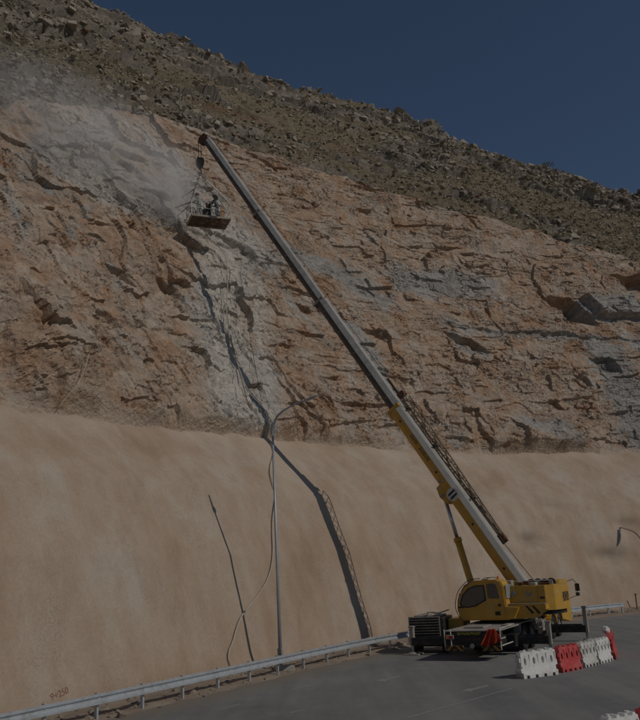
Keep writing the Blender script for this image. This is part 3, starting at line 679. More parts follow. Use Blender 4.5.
b = BM(); prism(b, [(-1.03, 1.46), (-1.03, 2.02), (-1.65, 1.98), (-1.4, 1.5)], 1, 1.73, 1.95); part('step_box', b, M['yellow'], W=SM)
b = BM(); prism(b, [(-2.42, -1.3), (-2.42, 1.32), (-2.75, 1.32), (-3.1, 1.05), (-3.25, .5), (-3.25, -.5), (-3.1, -1.05), (-2.75, -1.3)], 2, 1.80, 2.9); t = part('counterweight', b, M['yellow'], W=SM)
b = BM(); box(b, (-3.262, .0, 2.35), (.02, .8, .4)); obj('warning_plate', b, M['hazard'], t)
b = BM(); box(b, (-2.6, 1.325, 2.35), (.2, .012, .10)); obj('name_plate', b, M['black'], t)
for x, r in ((-1.85, .15), (-2.5, .15)):
    b = BM(); tube(b, (x, -.48, 2.95), (x, .48, 2.95), r, seg=20); tube(b, (x, -.5, 2.95), (x, -.42, 2.95), r + .07, seg=20); tube(b, (x, .42, 2.95), (x, .5, 2.95), r + .07, seg=20); part('winch_drum', b, M['wire'], W=SM)
b = BM(); box(b, (-.95, .95, 3.03), (.35, .3, .26), bev=.03); part('control_valve', b, M['cream'], W=SM)
b = BM(); box(b, (-2.15, 1.0, 2.97), (.3, .3, .14), bev=.02); part('control_valve', b, M['cream'], W=SM)
b = BM(); box(b, (-1.45, .8, 2.97), (.16, .2, .14)); box(b, (-1.75, .9, 3.02), (.26, .14, .2)); tube(b, (-2.6, .7, 2.96), (-1.6, .9, 3.0), .04); box(b, (-2.7, .6, 2.95), (.25, .4, .10)); part('rope_guide', b, M['rust'], W=SM)
b = BM(); path(b, [(-1.2, 1.22, 2.9), (-1.2, 1.22, 3.1), (-2.3, 1.25, 3.12), (-3.05, 1.0, 3.11), (-3.05, 1.0, 2.9)], .016); part('guard_rail', b, M['white'], W=SM)
# operator cab: rounded nose, door side faces the road
Y0, Y1 = .98, 1.86
zm = lambda z: 1.43 + (z - 1.52) * (1.80 / 1.92)
prof = [(1.18, 1.52), (1.36, 1.68), (1.41, 2.1), (1.36, 2.5), (1.22, 2.86), (.98, 3.16), (.66, 3.36), (.28, 3.44), (-.62, 3.44), (-.88, 3.34), (-1.0, 3.1), (-1.07, 1.52)]
prof = [(x_, zm(z_)) for x_, z_ in prof]
b = BM(); prism(b, prof, 1, Y0, Y1)
es = [e for e in b.edges if abs(e.verts[0].co.y - e.verts[1].co.y) < 1e-4]; bmesh.ops.bevel(b, geom=es, offset=.05, segments=2, affect='EDGES')
oc = part('operator_cab', b, M['yellow'], W=SM)
zx = lambda a: 1.4 - (a - 45) * 2.5 / 330; zz_ = lambda a: 3.45 - (a - 80) * 1.95 / 335
def pane(name, pts, y, th, mt, inset=0):
    b = BM(); prism(b, [(zx(p[0]), zm(zz_(p[1]))) for p in pts], 1, y, y + th); return obj(name, b, M[mt], oc)
pane('door_frame', [(62, 272), (84, 196), (132, 140), (180, 122), (236, 120), (242, 248), (170, 296), (110, 308), (70, 300)], Y1, .010, 'black')
pane('door_window', [(72, 268), (92, 202), (136, 150), (182, 132), (228, 130), (233, 242), (166, 286), (112, 298), (80, 290)], Y1 + .006, .010, 'glass')
pane('side_window', [(250, 122), (262, 112), (300, 112), (314, 124), (328, 226), (318, 236), (262, 234), (253, 222)], Y1, .012, 'glass')
pane('door_handle', [(318, 280), (334, 280), (334, 300), (318, 300)], Y1, .03, 'black')
pane('name_plate', [(292, 340), (326, 340), (326, 372), (292, 372)], Y1, .012, 'black')
pane('door_step', [(50, 296), (84, 296), (84, 308), (50, 308)], Y1, .03, 'black')
b = BM(); prism(b, [(1.27, 2.69), (1.41, 2.35), (1.455, 1.97), (1.43, 1.79), (1.40, 1.79), (1.42, 1.97), (1.375, 2.35), (1.235, 2.69)], 1, Y0 + .08, Y1 - .08); obj('front_window', b, M['glass'], oc)
b = BM(); prism(b, [(.6, 3.19), (.98, 3.0), (1.2, 2.72), (1.225, 2.74), (1.0, 3.03), (.62, 3.22)], 1, Y0 + .08, Y1 - .08); obj('roof_window', b, M['glass'], oc)
b = BM(); box(b, (-1.055, (Y0 + Y1) / 2, 2.68), (.03, .68, .62), bev=.005); obj('rear_window', b, M['paleglass'], oc)
b = BM(); path(b, spline([(1.30, Y1 + .03, 1.5), (1.50, Y1 + .03, 1.98), (1.43, Y1 + .03, 2.45), (1.2, Y1 + .03, 2.87), (.7, Y1 + .03, 3.25), (.1, Y1 + .03, 3.32)], 6), .018); obj('grab_rail', b, M['black'], oc)
b = BM(); tube(b, (-.55, 1.3, 3.2), (-.55, 1.3, 3.38), .07, .05, seg=12); obj('beacon', b, M['amber'], oc)
b = BM(); path(b, [(.2, 1.2, 3.2), (.2, 1.2, 3.33), (-.4, 1.2, 3.33), (-.4, 1.2, 3.2)], .02); box(b, (.0, 1.5, 3.25), (.3, .2, .07)); box(b, (-.1, 1.35, 3.27), (.1, .14, .1)); obj('roof_fittings', b, M['dusty'], oc)
b = BM(); tube(b, (-.2, 1.1, 1.9), (-.2, 1.1, 2.6), .12, seg=10); box(b, (0, 1.1, 2.0), (.5, .5, .3), bev=.03)
# --- telescopic boom
bs = ba.cross(Vector((0, 0, 1))).normalized(); bt = bs.cross(ba)
BMX = frame(BF, ba, -bs, bt)
def boomsec(x0, x1, w, lo, hi, mlo, mhi, name='boom_section', label=None):
    b = BM(); h = w / 2
    low = [(h, 0), (h, -lo * .55), (h * .62, -lo), (-h * .62, -lo), (-h, -lo * .55), (-h, 0)]
    upp = [(-h, 0), (-h * .72, hi), (h * .72, hi), (h, 0)]
    prism(b, low, 0, x0, x1, 0); prism(b, upp, 0, x0, x1, 1)
    for x in (x0 + .02, x1 - .02): pass
    return part(name, b, [mlo, mhi], W=BMX, label=label)
cuts = [0.0, .303 * BL, .536 * BL, .765 * BL, .992 * BL]
b0 = boomsec(-.55, cuts[1], .70, .50, .27, M['yellow'], M['cream'], label='base boom section with ochre side and cream upper half')
# stiffeners, plates and lettering of the base section
hw = .35
b = BM(); prism(b, [(cuts[1] * .49, -.20), (cuts[1] * .57, -.20), (cuts[1] * .565, -.72), (cuts[1] * .52, -.86), (cuts[1] * .475, -.72)], 1, -.28, .28)
t = put(obj('cylinder_bracket', b, M['yellow'], crane), BMX)
b = BM(); tube(b, (cuts[1] * .52, -.38, -.72), (cuts[1] * .52, .38, -.72), .09, seg=12); obj('pin', b, M['rim'], t)
b = BM(); tube(b, (cuts[1] * .575, .36, -.28), (cuts[1] * .575, .40, -.28), .10, seg=14); obj('pin_plate', b, M['rim'], t)
b = BM(); tube(b, (cuts[1] * .49, hw, -.16), (cuts[1] * .49, hw + .012, -.16), .34, seg=28); o = put(obj('boom_badge', b, M['white'], crane), BMX)
b = BM(); 
for dx_ in (-.12, .1):
    prism(b, [(cuts[1] * .49 + dx_ - .06, -.40), (cuts[1] * .49 + dx_ + .05, -.36), (cuts[1] * .49 + dx_ + .08, .05), (cuts[1] * .49 + dx_ - .02, .07)], 1, hw + .012, hw + .022)
obj('badge_mark', b, M['black'], o)
for q0, n in ((.69, 7), (.79, 5)):
    b = BM(); box(b, (cuts[1] * q0 + n * .065 - .06, hw + .003, -.235), (n * .13, .006, .02))
    for k in range(n): box(b, (cuts[1] * q0 + k * .13, hw + .006, -.14 + .02 * (k % 2)), (.05, .012, .20 - .04 * (k % 3)))
    put(obj('boom_lettering', b, M['charcoal'], crane), BMX)
for q in (.10, .33, .62, .93):
    b = BM(); tube(b, (cuts[1] * q, hw, -.2), (cuts[1] * q, hw + .02, -.2), .06, seg=10); put(obj('boom_bolt', b, M['black'], crane), BMX)
b = BM(); box(b, (cuts[1] + .06, 0, -.11), (.2, .76, .82), bev=.03); box(b, (cuts[1] - .1, 0, -.52), (.5, .5, .2), bev=.03); put(obj('boom_collar', b, M['yellow'], crane), BMX)
specs = [(.60, .36, .31), (.53, .33, .285), (.46, .30, .26)]
for i, (w_, lo, hi) in enumerate(specs):
    boomsec(cuts[i + 1] - .1, cuts[i + 2], w_, lo, hi, M['charcoal'], M['boomgrey'])
    if i < 2:
        b = BM(); box(b, (cuts[i + 2] + .03, 0, -.07), (.16, w_ + .04, lo + hi + .06), bev=.02); put(obj('boom_collar', b, M['dusty'], crane), BMX)
        b = BM(); box(b, (cuts[i + 2] - .02, 0, -lo - .05), (.28, w_ * .8, .14), bev=.02); put(obj('wear_pad', b, M['rust'], crane), BMX)
        b = BM(); path(b, [(cuts[i + 2] + .05, 0, hi), (cuts[i + 2] + .05, 0, hi + .28)], .02); path(b, [(cuts[i + 2] + .05, -.1, hi + .28), (cuts[i + 2] + .05, .1, hi + .28)], .04); put(obj('rope_roller', b, M['rust'], crane), BMX)
    for k in range(5):
        b = BM(); tube(b, (cuts[i + 1] + (k + .5) * (cuts[i + 2] - cuts[i + 1]) / 5, w_ / 2, -.12), (cuts[i + 1] + (k + .5) * (cuts[i + 2] - cuts[i + 1]) / 5, w_ / 2 + .012, -.12), .035, seg=8); put(obj('boom_bolt', b, M['dusty'], crane), BMX)
# boom head
HX = cuts[4]
b = BM()
for s in (-.22, .22): prism(b, [(HX - .2, .2), (HX + .05, .28), (HX + .42, .15), (HX + .5, -.35), (HX + .2, -.62), (HX - .2, -.36)], 1, s - .03, s + .03)
t = put(obj('boom_head', b, M['rust'], crane), BMX)
for p in ((HX + .12, .08), (HX + .3, -.42)):
    b = BM()
    for yy in (-.12, 0, .12): tube(b, (p[0], yy - .03, p[1]), (p[0], yy + .03, p[1]), .2, seg=20)
    obj('sheave', b, M['black'], t)
b = BM(); path(b, [(HX + .3, .22, .2), (HX + .6, .25, .3), (HX + .65, .25, .1)], .025); obj('limit_switch', b, M['wire'], t)
# hoist ropes over the boom back
b = BM(); path(b, [(-1.2, .1, .65), (2, .1, .48), (cuts[1], .1, .6), (cuts[2], .08, .55), (cuts[3], .06, .48), (HX + .15, .05, .4)], .018, 5); put(obj('hoist_rope', b, M['wire'], crane), BMX)
# luffing cylinder
c_top = BMX @ Vector((cuts[1] * .52, 0, -.72)); c_bot = SM @ Vector((1.15, 0, 1.95)); cm = c_bot.lerp(c_top, .60)
b = BM(); tube(b, c_bot, cm, .17, seg=20); tube(b, cm - (cm - c_bot).normalized() * .15, cm + (cm - c_bot).normalized() * .05, .205, seg=20); put(obj('luffing_cylinder', b, M['yellow'], crane, True), Matrix.Identity(4))
b = BM(); tube(b, cm, c_top, .10, seg=18); put(obj('cylinder_rod', b, M['chrome'], crane, True), Matrix.Identity(4))
# lattice jib stowed along the boom
b = BM(); x0, x1 = 2.6, cuts[1] + .6; n = 17
def jp(q, k):
    hh = .08 + .14 * q; ww = .12 + .22 * q; cyy, czz = -.52 - .12 * q, .40 + .06 * q
    return Vector((x0 + (x1 - x0) * q, cyy + (ww if k in (0, 1) else -ww), czz + (hh if k in (0, 3) else -hh)))
for k in range(4): path(b, [jp(0, k), jp(1, k)], .035, 6)
for i in range(n):
    for k in range(4): path(b, [jp(i / n, k), jp((i + 1) / n, (k + 1) % 4)] if i % 2 else [jp(i / n, (k + 1) % 4), jp((i + 1) / n, k)], .03, 4)
jb = put(obj('lattice_jib', b, mat('jib_paint', (.24, .18, .12), .8, var=.3, dirt=(.13, .10, .08), dirt_amt=.8), crane), BMX)
b = BM(); tube(b, jp(0, 0) - Vector((.1, .25, .1)), jp(0, 0) - Vector((.1, -.05, .1)), .18, seg=16); box(b, jp(0, 1) + Vector((-.1, -.1, .05)), (.5, .2, .35)); obj('jib_sheave', b, M['rust'], jb)
b = BM(); box(b, (x1 + .1, -.45, .52), (.3, .4, .45), bev=.03); box(b, (x1 + .8, -.4, .4), (1.2, .14, .10)); obj('jib_foot', b, M['rust'], jb)
for q in (.25, .62, .9):
    b = BM(); box(b, (x0 + (x1 - x0) * q, -.25, .42), (.12, .5, .10)); obj('jib_bracket', b, M['black'], jb)

# ================================================================ hook block and work basket
TIP = BMX @ Vector((HX + .40, 0, -.55)); hx = TIP.x; hy = TIP.y
def zat(py):   # height on the plumb line at picture row py (design aid)
    lo, hi = 0., TIP.z
    for _ in range(40):
        md = (lo + hi) / 2
        if proj((hx, hy, md))[1] > py: lo = md
        else: hi = md
    return lo
zh = zat(162.5); hk = empty('hook_block', (hx, hy, zh - .45))
tag(hk, 'grey hook block hanging on wire ropes from the boom tip', 'hook')
b = BM(); prism(b, [(-.22, .35), (-.30, .1), (-.22, -.3), (-.08, -.48), (.08, -.48), (.22, -.3), (.30, .1), (.22, .35)], 1, -.14, .14); o = obj('block_housing', b, M['charcoal'], hk); o.location = (0, 0, .45); o.rotation_euler = (0, 0, .4)
b = BM()
for dx_, dy_ in ((-.1, .05), (.1, .05), (-.1, -.05), (.1, -.05)): path(b, [(dx_, dy_, .7), (dx_ * .9, dy_, TIP.z - zh + .5)], .016, 5)
obj('hoist_rope', b, M['wire'], hk)
b = BM(); path(b, spline([(0, 0, .05), (0, 0, -.14), (.10, 0, -.26), (.05, 0, -.4), (-.08, 0, -.38), (-.11, 0, -.28)], 5), .04, 8); obj('hook', b, M['rust'], hk)
# basket
BC = at(211, 222, 56.2); dzb = 0
bax = Vector((.935, .355, 0)).normalized(); bay = Vector((-bax.y, bax.x, 0))
BC = Vector((hx + .55, hy + .05, zat(222)))
bk = empty('work_basket', mtx=frame(BC, bax, bay, (0, 0, 1)))
tag(bk, 'rusty steel man basket slung beneath the crane hook against the rock face', 'basket')
bpy.context.view_layer.update()
LX, LY = 2.75, 1.75
b = BM()
for y in (-LY / 2, LY / 2): box(b, (0, y, 0), (LX, .08, .12))
for x in (-LX / 2, LX / 2): box(b, (x, 0, 0), (.08, LY, .12))
obj('floor_frame', b, M['dusty'], bk)
for k in range(5):
    b = BM(); box(b, (0, -LY / 2 + .19 + k * .34, .0), (LX - .1, .24, .05)); obj('floor_board', b, M['plank'], bk)
for x in (-.7, 0, .7):
    b = BM(); box(b, (x, 0, -.055), (.06, LY - .1, .05)); obj('floor_bearer', b, M['rust'], bk)
for k, (x, y) in enumerate([(-1, -1), (0, -1), (1, -1), (1, 0), (1, 1), (0, 1), (-1, 1), (-1, 0)]):
    b = BM(); path(b, [(x * LX / 2, y * LY / 2, .04), (x * LX / 2, y * LY / 2, 1.15)], .028); obj('rail_post', b, M['white'], bk)
for z in (.6, 1.15):
    b = BM(); q = [(-LX / 2, -LY / 2, z), (LX / 2, -LY / 2, z), (LX / 2, LY / 2, z), (-LX / 2, LY / 2, z)]
    for i in range(4): path(b, [q[i], q[(i + 1) % 4]], .02)
    obj('rail', b, M['white'], bk)
b = BM(); box(b, (LX / 2 - .55, -LY / 2 + .1, .45), (.3, .06, .7), bev=.02); obj('side_panel', b, mat('faded_orange', (.36, .20, .12), .8, var=.2), bk)
b = BM(); box(b, (-.1, .1, .75), (.55, .3, .5), bev=.05); box(b, (.05, .0, 1.2), (.35, .25, .3), bev=.04); tube(b, (-.1, .1, .0), (-.1, .1, 1.5), .06); obj('drill_stand', b, M['charcoal'], bk)
ring = Vector((hx, hy, zat(174))); inv = bk.matrix_world.inverted(); rl = inv @ ring
for x, y in ((-1, -1), (1, -1), (1, 1), (-1, 1)):
    b = BM(); path(b, [(x * LX / 2, y * LY / 2, 1.15), rl], .06 if (x, y) == (1, -1) else .02); obj('sling', b, M['white'] if (x, y) == (1, -1) else M['rope'], bk)
b = BM(); tube(b, rl - Vector((0, .03, 0)), rl + Vector((0, .03, 0)), .14, seg=16); obj('sling_ring', b, M['dusty'], bk)
# stand-off rods that push the basket off the rock
for a, c in (((-1.3, -.5, 1.15), (-2.45, -.3, .65)), ((-1.3, .1, 1.2), (-2.3, -.5, -.05)), ((-.9, .3, 2.6), (-2.0, -.2, 1.5)), ((-1.15, .6, .9), (-1.9, 1.3, 1.9))):
    b = BM(); path(b, [a, c], [.05, .018]); obj('stand_off_rod', b, M['rust'] if c[2] < 1 else M['black'], bk)
b = BM(); box(b, (.1, .45, .35), (.45, .35, .6), bev=.05); obj('tool_bin', b, M['black'], bk)
b = BM(); box(b, (1.0, .35, .45), (.4, .5, .8), bev=.05); obj('pump_box', b, M['dusty'], bk)
for k, (x, y, z) in enumerate(((-.2, .3, 1.35), (.95, -.2, 1.3), (.35, .55, 1.5), (-.95, .3, 1.2))):
    b = BM(); path(b, spline([(x, y, .05), (x + .12, y - .1, z * .6), (x - .15, y + .05, z), (x - .35, y, z * .8)], 5), .035, 6); obj('air_line', b, M['rope'] if k % 2 else M['hose'], bk)
b = BM(); path(b, [(1.3, .1, 1.1), (.7, -.3, 1.75)], .05, 6); path(b, [(1.3, -.7, 1.12), (.55, .2, 2.35)], .03, 5); obj('brace_bar', b, M['white'], bk)
for k in range(3):
    b = BM(); path(b, [(-1.3, -.6 + .35 * k, .12), (1.25, -.55 + .3 * k, .16 + .05 * k)], .03, 6); obj('drill_rod', b, M['dusty'], bk)

# ================================================================ people in the basket
def skinned(name, chains, mt, parent, sub=1, W=None):
    """chains: list of [(point, radius), ...]; joined at shared coordinates"""
    me = bpy.data.meshes.new(name); vs = []; rs = []; es = []; idx = {}
    def vid(p, r):
        k = tuple(round(c, 4) for c in p)
        if k not in idx: idx[k] = len(vs); vs.append(p); rs.append(r)
        return idx[k]
    for ch in chains:
        ids = [vid(p, r) for p, r in ch]
        es += list(zip(ids[:-1], ids[1:]))
    me.from_pydata(vs, es, []); o = bpy.data.objects.new(name, me); COL.objects.link(o)
    sk = o.modifiers.new('s', 'SKIN'); sk.use_smooth_shade = True
    for i, r in enumerate(rs): me.skin_vertices[0].data[i].radius = (r, r) if not isinstance(r, tuple) else r
    me.skin_vertices[0].data[0].use_root = True
    sb = o.modifiers.new('b', 'SUBSURF'); sb.levels = sub; sb.render_levels = sub
    dg = bpy.context.evaluated_depsgraph_get(); m2 = bpy.data.meshes.new_from_object(o.evaluated_get(dg))
    bpy.data.objects.remove(o); m2.name = name; m2.materials.clear(); m2.materials.append(mt)
    for p in m2.polygons: p.use_smooth = True
    o = link(name, m2, parent); return o
def person(loc, rot, label, shirt, trouser, helmet, lh, rh, lean=.12, vest=None, turn=0):
    root = empty('person', loc, rot); root.scale = (1.06,) * 3; tag(root, label, 'person', None)
    pel = (0, 0, .95); ch = (lean * .6, 0, 1.25); nk = (lean, 0, 1.47); hd = (lean + .05, 0, 1.62); ht = (lean + .06, 0, 1.74)
    chains = [[(pel, (.155, .12)), (ch, (.17, .12)), ((lean * .9, 0, 1.41), (.15, .10)), (nk, .06), (hd, (.085, .10)), (ht, .075)]]
    for s, kx in ((1, .10), (-1, -.02)):
        chains.append([(pel, (.155, .12)), ((0, s * .10, .88), .10), ((kx + .03, s * .12, .50), .068), ((kx - .05, s * .13, .10), .048), ((kx + .0, s * .13, .045), .045), ((kx + .14, s * .14, .03), .035)])
    hands = []
    for s, h in ((1, lh), (-1, rh)):
        sh = Vector((lean * .9, s * .20, 1.40)); H_ = Vector(h); d = H_ - sh; L1, L2 = .29, .27
        if d.length > .54: d = d.normalized() * .54; H_ = sh + d
        mid = sh + d * .5; off = math.sqrt(max(0, .28 ** 2 - (d.length / 2) ** 2)); el = mid + Vector((-.3, s * .4, -.85)).normalized() * off
        chains.append([((lean * .9, 0, 1.41), (.15, .10)), (tuple(sh), .065), (tuple(el), .045), (tuple(H_), .030), (tuple(H_ + (H_ - el).normalized() * .07), (.038, .02))])
        hands.append((H_, (H_ - el).normalized()))
    body = skinned('body', chains, shirt, root)
    body.data.materials.append(trouser); body.data.materials.append(M['skin']); body.data.materials.append(M['black'])
    for p in body.data.polygons:
        c = p.center
        if c.z > 1.50: p.material_index = 2
        elif c.z < .12: p.material_index = 3
        elif c.z < .98 and abs(c.y) < .24 and c.x < .25: p.material_index = 1
        else:
            for H_, d in hands:
                if (c - H_).dot(d) > -.01 and (c - H_).length < .14: p.material_index = 2
    for (H_, d), s in zip(hands, (1, -1)):
        palm = H_ + d * .06; sd = d.cross(Vector((0, 0, 1))).normalized(); dn = sd.cross(d).normalized() * -1
        for k in range(4):
            a = palm + sd * (.024 - .016 * k); l = (.034, .04, .038, .03)[k]
            f_ = skinned('finger', [[(tuple(a), .009), (tuple(a + d * l), .0085), (tuple(a + d * (l * 1.4) + dn * l * .8), .008), (tuple(a + d * (l * 1.1) + dn * l * 1.5), .007)]], M['skin'], body, 0)
        a = H_ + d * .03 - sd * s * .03
        skinned('thumb', [[(tuple(a), .010), (tuple(a + d * .03 - sd * s * .025 + dn * .02), .009), (tuple(a + d * .055 - sd * s * .01 + dn * .035), .008)]], M['skin'], body, 0)
    hx_, hz_ = hd[0], hd[2]
    b = BM(); tube(b, (hx_ + .095, 0, hz_ - .01), (hx_ + .125, 0, hz_ - .03), .018, .012, seg=6)
    for s in (-1, 1): box(b, (hx_ - .005, s * .088, hz_ - .005), (.03, .02, .06), bev=.006)
    obj('nose_and_ears', b, M['skin'], body)
    b = BM(); 
    for s in (-1, 1): box(b, (hx_ + .088, s * .032, hz_ + .03), (.012, .022, .012))
    box(b, (hx_ + .09, 0, hz_ - .06), (.01, .05, .008)); obj('eyes_and_mouth', b, M['black'], body)
    b = BM(); bmesh.ops.create_uvsphere(b, u_segments=18, v_segments=10, radius=.135, matrix=Matrix.Translation((hx_ - .0, 0, hz_ + .07)) @ Matrix.Diagonal((1.08, .92, .95, 1)))
    bmesh.ops.delete(b, geom=[v for v in b.verts if v.co.z < hz_ + .055], context='VERTS')
    tube(b, (hx_ + .01, 0, hz_ + .055), (hx_ + .01, 0, hz_ + .068), .155, seg=18); obj('helmet', b, helmet, root, True)
    if vest:
        b = BM(); 
        for z, r in ((1.0, 1.0),): pass
        tube(b, (lean * .3, 0, .98), (lean * .85, 0, 1.40), .195, .185, seg=16); v = obj('vest', b, vest, root, True)
        for q in v.data.vertices: q.co.x = (q.co.x - lean * .6) * .72 + lean * .6
    return root
bw = bk.matrix_world
p1 = bw @ Vector((-.72, -.5, .03)); p2 = bw @ Vector((.55, -.45, .03))
fa = math.atan2(bax.y, bax.x)
person(p1, fa + 2.6, 'worker in pale grey clothes and grey helmet standing at the left end of the basket', M['overall_grey'], M['overall_grey'], M['helmet'], (.42, .12, 1.12), (.40, -.16, 1.18))
person(p2, fa + 2.9, 'worker in dark shirt and blue trousers at the right end holding a drill', M['shirt'], M['jeans'], M['helmety'], (.46, .14, 1.22), (.30, -.14, 1.05), vest=M['overall_grey'])
# rock drill held by the right-hand worker
dr = empty('rock_drill', mtx=frame(bw @ Vector((.15, -.50, 1.25)), (Matrix.Rotation(fa + 2.9, 3, 'Z') @ Vector((math.cos(-.75), 0, math.sin(-.75)))), (Matrix.Rotation(fa + 2.9, 3, 'Z') @ Vector((0, 1, 0))), (Matrix.Rotation(fa + 2.9, 3, 'Z') @ Vector((math.sin(.75), 0, math.cos(.75))))))
tag(dr, 'dark pneumatic rock drill slanting across the basket between the workers', 'drill')
b = BM(); tube(b, (-.5, 0, 0), (.3, 0, 0), .095, seg=12); box(b, (-.45, 0, .08), (.3, .2, .16), bev=.03); tube(b, (-.5, 0, 0), (-.42, 0, 0), .055, seg=10); tube(b, (.1, 0, 0), (.22, 0, 0), .05, .035, seg=10); obj('drill_body', b, M['black'], dr)
b = BM(); path(b, [(-.45, -.22, .03), (-.45, .22, .03)], .02); path(b, [(-.05, -.18, .05), (-.05, .18, .05)], .02); obj('handle', b, M['charcoal'], dr)
b = BM(); tube(b, (.2, 0, 0), (1.0, 0, 0), .02, seg=8); obj('drill_steel', b, M['rust'], dr)

# ================================================================ air compressor beside the crane
AC = gp(430, 650); AC = Vector((4.75, 40.75, 0)); acx = Vector((.885, -.43, 0)).normalized() if False else Vector((.93, -.36, 0)).normalized()
ac = empty('air_compressor', mtx=frame(AC, acx, Vector((0, 0, 1)).cross(acx), (0, 0, 1)))
tag(ac, 'black louvred air compressor parked behind the rear left outrigger of the crane', 'compressor')
bpy.context.view_layer.update()
b = BM(); box(b, (0, 0, 1.0), (1.75, 1.9, 1.25), bev=.04); box(b, (0, 0, .36), (1.5, 1.7, .1)); obj('housing', b, M['black'], ac)
for k in range(9):
    b = BM(); box(b, (-.08, -.975, .52 + k * .125), (1.42, .05, .045), rot=Matrix.Rotation(-.5, 3, 'X')); obj('louvre', b, M['charcoal'], ac)
b = BM(); box(b, (-.08, -.965, 1.66), (1.55, .04, .04)); box(b, (.66, -.965, 1.05), (.05, .04, 1.2)); box(b, (-.83, -.965, 1.05), (.05, .04, 1.2)); obj('grille_frame', b, M['dusty'], ac)
b = BM(); box(b, (1.28, .5, 1.12), (.8, 1.5, .75), bev=.05); obj('yellow_canopy', b, M['yellow'], ac)
b = BM(); box(b, (-.3, -.2, 1.67), (.7, .7, .1), bev=.03); box(b, (.45, .1, 1.68), (.5, .8, .08), bev=.02); path(b, [(-.7, -.4, 1.68), (-.1, .1, 1.8), (.5, -.2, 1.78), (.9, .2, 1.9)], .03); path(b, [(.0, -.6, 1.66), (.05, -.6, 1.85), (.3, -.4, 1.85)], .04); obj('top_fittings', b, M['dusty'], ac)
b = BM(); box(b, (.3, .3, 1.74), (.5, .3, .06), rot=Matrix.Rotation(.2, 3, 'Y')); obj('lid_panel', b, M['paleglass'], ac)
for y in (-.5, .5):
    for x in (-.75, .75):
        b = BM(); tube(b, (x - .09, y, .32), (x + .09, y, .32), .32, seg=20); t = obj('wheel', b, M['rubber'], ac)
        b = BM(); tube(b, (x - .1, y, .32), (x + .1, y, .32), .16, seg=14); obj('rim', b, M['rim'], t)
# red cloth hanging on the crane's rear
def cloth():
    b = BM(); n, m_ = 14, 12; vs = []
    for i in range(n):
        r = []
        for j in range(m_):
            s = i / (n - 1); t = j / (m_ - 1)
            y = -.80 - .30 * (s - .15) + .8 * (.55 - s) * t * .8; z = 1.30 - .62 * t * (1 - .35 * abs(s - .3)) - .10 * t * (1 - s)
            x = -.10 - .06 * math.sin(s * 17 + t * 3) * (.3 + t) - .05 * t - .03 * math.sin(t * 9 + s * 5)
            r.append(b.verts.new((x, y, z)))
        vs.append(r)
    for i in range(n - 1):
        for j in range(m_ - 1): b.faces.new((vs[i][j], vs[i + 1][j], vs[i + 1][j + 1], vs[i][j + 1]))
    bmesh.ops.solidify(b, geom=b.faces[:], thickness=.012); return b
o = obj('red_cloth', cloth(), M['cloth'], None, True); o.matrix_world = CRM
tag(o, 'crumpled red cloth hanging over the rear bumper of the crane', 'cloth')

# ================================================================ guard rail
def goff(u): return np.interp(u, [-60, 26, 44, 60], [1.9, 1.9, .85, .85])
def gpos(u): u = float(u); b_ = base(np.array([u]))[0]; n_ = nrm(np.array([u]))[0]; q = b_ - n_ * goff(u); return Vector((q[0], q[1], 0)), Vector((-n_[0], -n_[1], 0))
WP = [(0, .46), (.075, .475), (.075, .535), (.0, .585), (.0, .645), (.075, .695), (.075, .755), (0, .77)]
gr = empty('guard_rail', gpos(8)[0]); tag(gr, 'galvanised steel crash barrier along the verge at the foot of the wall', 'guard rail')
bpy.context.view_layer.update(); gi = gr.matrix_world.inverted()
def gmesh(name, us, z0=0):
    b = BM(); rows = []
    for sgn in (0, -.004):
        for u in us:
            p, o_ = gpos(u); rows.append([b.verts.new(gi @ (p + o_ * (q[0] + .10 + sgn) + Vector((0, 0, q[1] + z0)))) for q in WP])
    n = len(us)
    for off in (0, n):
        for i in range(n - 1):
            for j in range(len(WP) - 1): b.faces.new((rows[off + i][j], rows[off + i + 1][j], rows[off + i + 1][j + 1], rows[off + i][j + 1]))
    return obj(name, b, M['steel'], gr)
SEG = 4.0; u = -14.0
post = None
def add_post(u):
    global post
    p, o_ = gpos(u)
    if post is None:
        b = BM(); box(b, (0, 0, .38), (.11, .07, .82)); box(b, (.07, 0, .62), (.09, .12, .30)); post = obj('post', b, M['steel'], gr); c = post
    else:
        c = post.copy(); COL.objects.link(c); c.parent = gr
    c.matrix_basis = gi @ (Matrix.Translation(p) @ Matrix.Rotation(math.atan2(o_.y, o_.x), 4, 'Z'))
while u < 22.2:
    e = min(u + SEG + .12, 22.6); gmesh('rail_segment', np.arange(u, e + .01, .25) if e - u > .5 else np.array([u, e])); u += SEG
for k in range(19): add_post(-13.2 + 1.98 * k)
for a in (38.6, 42.6): gmesh('rail_segment', np.arange(a, a + (4.12 if a < 42 else 4.0), .25))
for a in (39, 41, 43, 45, 46.4): add_post(a)

